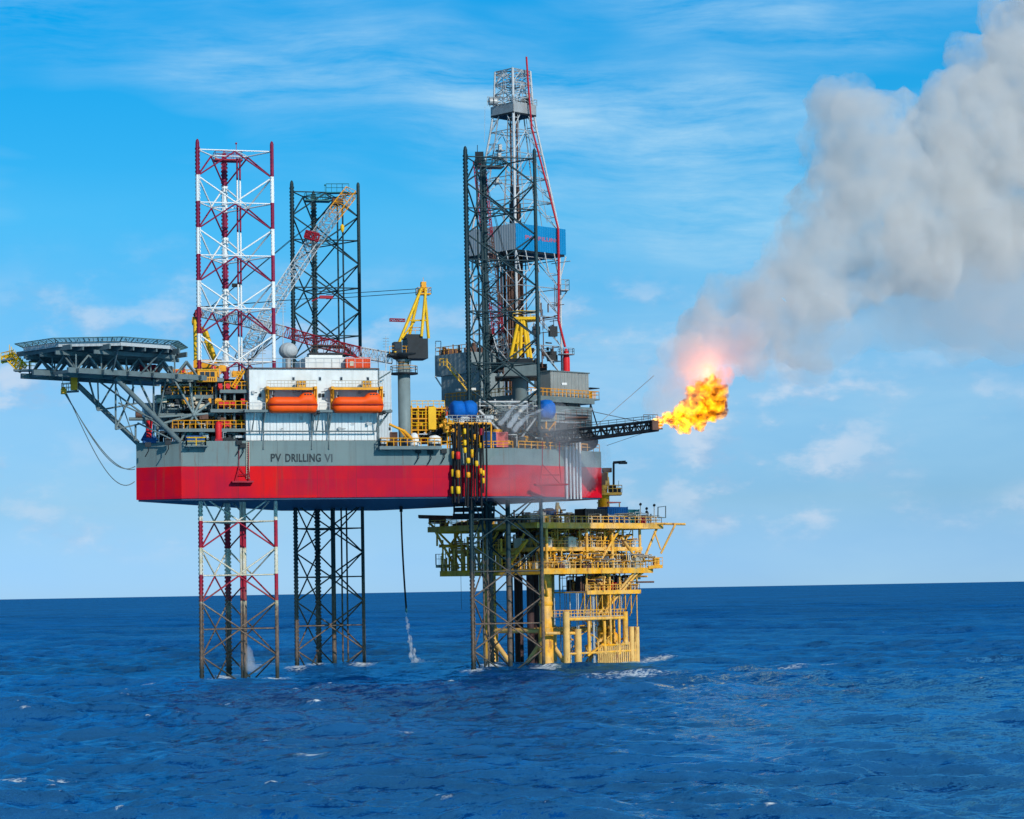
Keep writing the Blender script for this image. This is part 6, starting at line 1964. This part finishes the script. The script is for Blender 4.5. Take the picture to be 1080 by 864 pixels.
# ------------------------------------------------------------------ flame
tip = P(693, 446, 401)
fr = thing('flame', tip[:], 'large billowing yellow and orange flame at the end of the burner boom', 'flame')
def flame_mat():
    """burning gas: light given off inside the volume, in torn sheets with dark sooty gaps"""
    m, t = new_mat('flame')
    pos = t.add('ShaderNodeNewGeometry').outputs['Position']
    warp = t.add('ShaderNodeTexNoise', {'Vector': t.scale(pos, (1, 1, 1)), 'Scale': 0.5, 'Detail': 3.0})
    wp = t.add('ShaderNodeVectorMath', {0: warp.outputs['Color'], 1: (2.2, 2.2, 2.2), 2: pos}, operation='MULTIPLY_ADD').outputs[0]
    n = t.noise(t.scale(wp, (.9, .9, 1.0)), 0.85, 7, 0.66)
    x = t.add('ShaderNodeVectorMath', {0: pos, 1: (1, 0, 0.15)}, operation='DOT_PRODUCT').outputs['Value']
    x0 = tip.x + tip.z * .15
    core = t.mr(x, x0, x0 + 12)            # white-hot at the burner, redder towards the rolling end
    v = t.m('SUBTRACT', t.mr(n, 0.30, 0.66), t.m('MULTIPLY', core, 0.10))
    hot = t.mr(v, 0.22, 0.66)
    c = t.ramp(v, [(0.10, (1.0, 0.06, 0.0)), (0.36, (1.0, 0.24, 0.0)), (0.66, (1.0, 0.50, 0.002)), (1.0, (1.0, 0.64, 0.03))])
    e = t.m('MULTIPLY', t.m('ADD', t.m('MULTIPLY', hot, FLAME_E), FLAME_E * .07), t.m('SUBTRACT', 1.5, t.m('MULTIPLY', core, 0.85)))
    soot = t.m('MULTIPLY', t.mr(v, 0.45, 0.12), 0.9)
    pv = t.add('ShaderNodeVolumePrincipled', {'Color': (0.10, 0.03, 0.01, 1), 'Density': t.m('ADD', soot, 0.9), 'Emission Strength': e, 'Emission Color': c})
    m.cycles.homogeneous_volume = False
    m.cycles.volume_step_rate = 0.12
    out = t.add('ShaderNodeOutputMaterial')
    t.link(pv.outputs[0], out.inputs['Volume'])
    return m
FLAME_E = 2.1
MF = flame_mat()
YF = 402
fs = chain([(P(693, 446.5, YF - 1), .5), (P(697, 444.5, YF - 1), .75), (P(702, 442, YF - 1), .85), (P(716, 441, YF), 1.35), (P(730, 437, YF), 1.9)], 7)
fs += [(P(737, 432, YF), 2.2), (P(745, 428, YF), 2.6), (P(741, 418, YF + .5), 2.3), (P(753, 424, YF), 2.2), (P(757, 430, YF - .5), 1.6), (P(758, 416, YF), 1.6), (P(746, 411, YF), 1.6), (P(752, 406, YF), 1.2), (P(728, 430, YF + .5), 1.4), (P(735, 443, YF - .5), 1.3), (P(711, 446, YF - .5), .9), (P(722, 447, YF - .5), 1.0)]
fm = blob('flame_body', [(c_, r_ * 1.13) for c_, r_ in fs], MF, .15, .85, .45, parent=fr, seed=4, puffy=True)
fs2 = [(P(761, 405, YF), .9), (P(764, 400, YF), .7), (P(757, 402, YF + .5), .9), (P(751, 399, YF + .5), .7)]
mfu = volume('flame_haze', 0.22, (1.0, .35, .08), (.7, .7, .7), .40, .62, step=1)
tt = NT.__new__(NT); tt.t = mfu.node_tree; tt.n = mfu.node_tree.nodes
pv = [n for n in tt.n if n.type == 'PRINCIPLED_VOLUME'][0]
pv.inputs['Emission Color'].default_value = (1, .30, .06, 1)
pv.inputs['Emission Strength'].default_value = .07
fg = blob('flame_crest', [(P(750, 402, YF), 1.8), (P(757, 400, YF), 2.0), (P(763, 401, YF), 1.6), (P(744, 404, YF), 1.7), (P(736, 408, YF), 1.5), (P(766, 397, YF), 1.1), (P(728, 415, YF), 1.2), (P(750, 394, YF), 1.6)], mfu, .25, .7, .45, parent=fr, seed=6)
ld = bpy.data.lights.new('flame_light', 'POINT')
ld.energy, ld.color, ld.shadow_soft_size = FLAME_W, (1.0, .24, .07), 2.5
lo_ = bpy.data.objects.new('flame_light', ld)
lo_.location = P(748, 397, YF) - tip
lo_.parent = fr
col.objects.link(lo_)

# ------------------------------------------------------------------ smoke
ms = volume('smoke', SMOKE_D, SMOKE_C, (.13, .13, .13), .36, .58, aniso=.1, step=SMOKE_STEP)
S = [(735, 398, 403.5, 2.6), (750, 396, 403.5, 2.8), (762, 398, 403.5, 2.4), (724, 405, 403.5, 2.4), (742, 388, 402, 3.6), (722, 393, 402, 3.2), (752, 372, 403, 5.2), (728, 376, 404, 5.0), (712, 384, 403, 2.6), (775, 358, 404, 6.4), (752, 348, 405, 5.6), (800, 340, 406, 7.6), (782, 318, 407, 6.6), (786, 378, 405, 4.6), (812, 366, 407, 4.8), (773, 388, 404, 2.8), (795, 388, 405, 2.6), (836, 372, 408, 3.8), (858, 358, 410, 4.0), (862, 376, 410, 2.2),
     (826, 318, 408, 8.6), (845, 346, 409, 6.6), (838, 284, 410, 8.0), (862, 314, 411, 9.5), (850, 246, 412, 8.0), (876, 262, 413, 11.5), (888, 216, 414, 11.0), (868, 200, 414, 6.8), (896, 150, 416, 11.0), (884, 122, 416, 6.5), (908, 112, 417, 6.0), (872, 158, 416, 6.0), (928, 142, 418, 7.5), (924, 196, 418, 12.5), (903, 282, 415, 10.0), (935, 258, 418, 12.5), (960, 214, 421, 13.5), (972, 262, 423, 11), (1000, 168, 425, 14.0), (1012, 230, 426, 14), (1005, 118, 427, 9.5), (1040, 128, 430, 13.5), (1052, 192, 431, 15), (1046, 74, 431, 9.5), (1076, 40, 434, 10), (1090, 104, 436, 15), (1100, 180, 437, 16), (1116, 50, 438, 15), (1130, 120, 440, 18), (1060, 244, 432, 11)]
sm = blob('smoke', [(P(x, y, Y), r * .84) for x, y, Y, r in S], ms, .62, 3.0, .085, seed=8, puffy=True)
props(sm, 'thick grey plume of smoke drifting up and away from the flame', 'smoke', kind='stuff')
mt = volume('thin_smoke', SMOKE_D * .22, SMOKE_C)
mt2 = [(1000, 310, 424, 11), (1040, 300, 430, 13), (1085, 290, 436, 14), (960, 320, 420, 8), (930, 338, 417, 6), (1010, 345, 425, 7), (1060, 340, 432, 8), (1130, 300, 440, 14), (905, 352, 414, 4.5), (850, 376, 409, 4.5), (826, 386, 407, 3.2), (870, 352, 411, 6)]
o = blob('smoke', [(P(x, y, Y), r) for x, y, Y, r in mt2], mt, 1.1, 2.2, .09, seed=9)
props(o, 'faint thin veil of smoke trailing under the thick grey plume', 'smoke', kind='stuff')
o = blob('smoke', [(P(x, y, Y), r) for x, y, Y, r in ((705, 418, 402, 3.2), (716, 400, 402, 4.6), (702, 402, 402, 3), (730, 420, 402, 3.4), (712, 428, 402, 2.8), (722, 376, 403, 4.6))], volume('pale_smoke', SMOKE_D * .36, SMOKE_C), .45, 2.0, .14, seed=12, puffy=True)
props(o, 'pale pinkish haze of smoke just above the flame', 'smoke', kind='stuff')
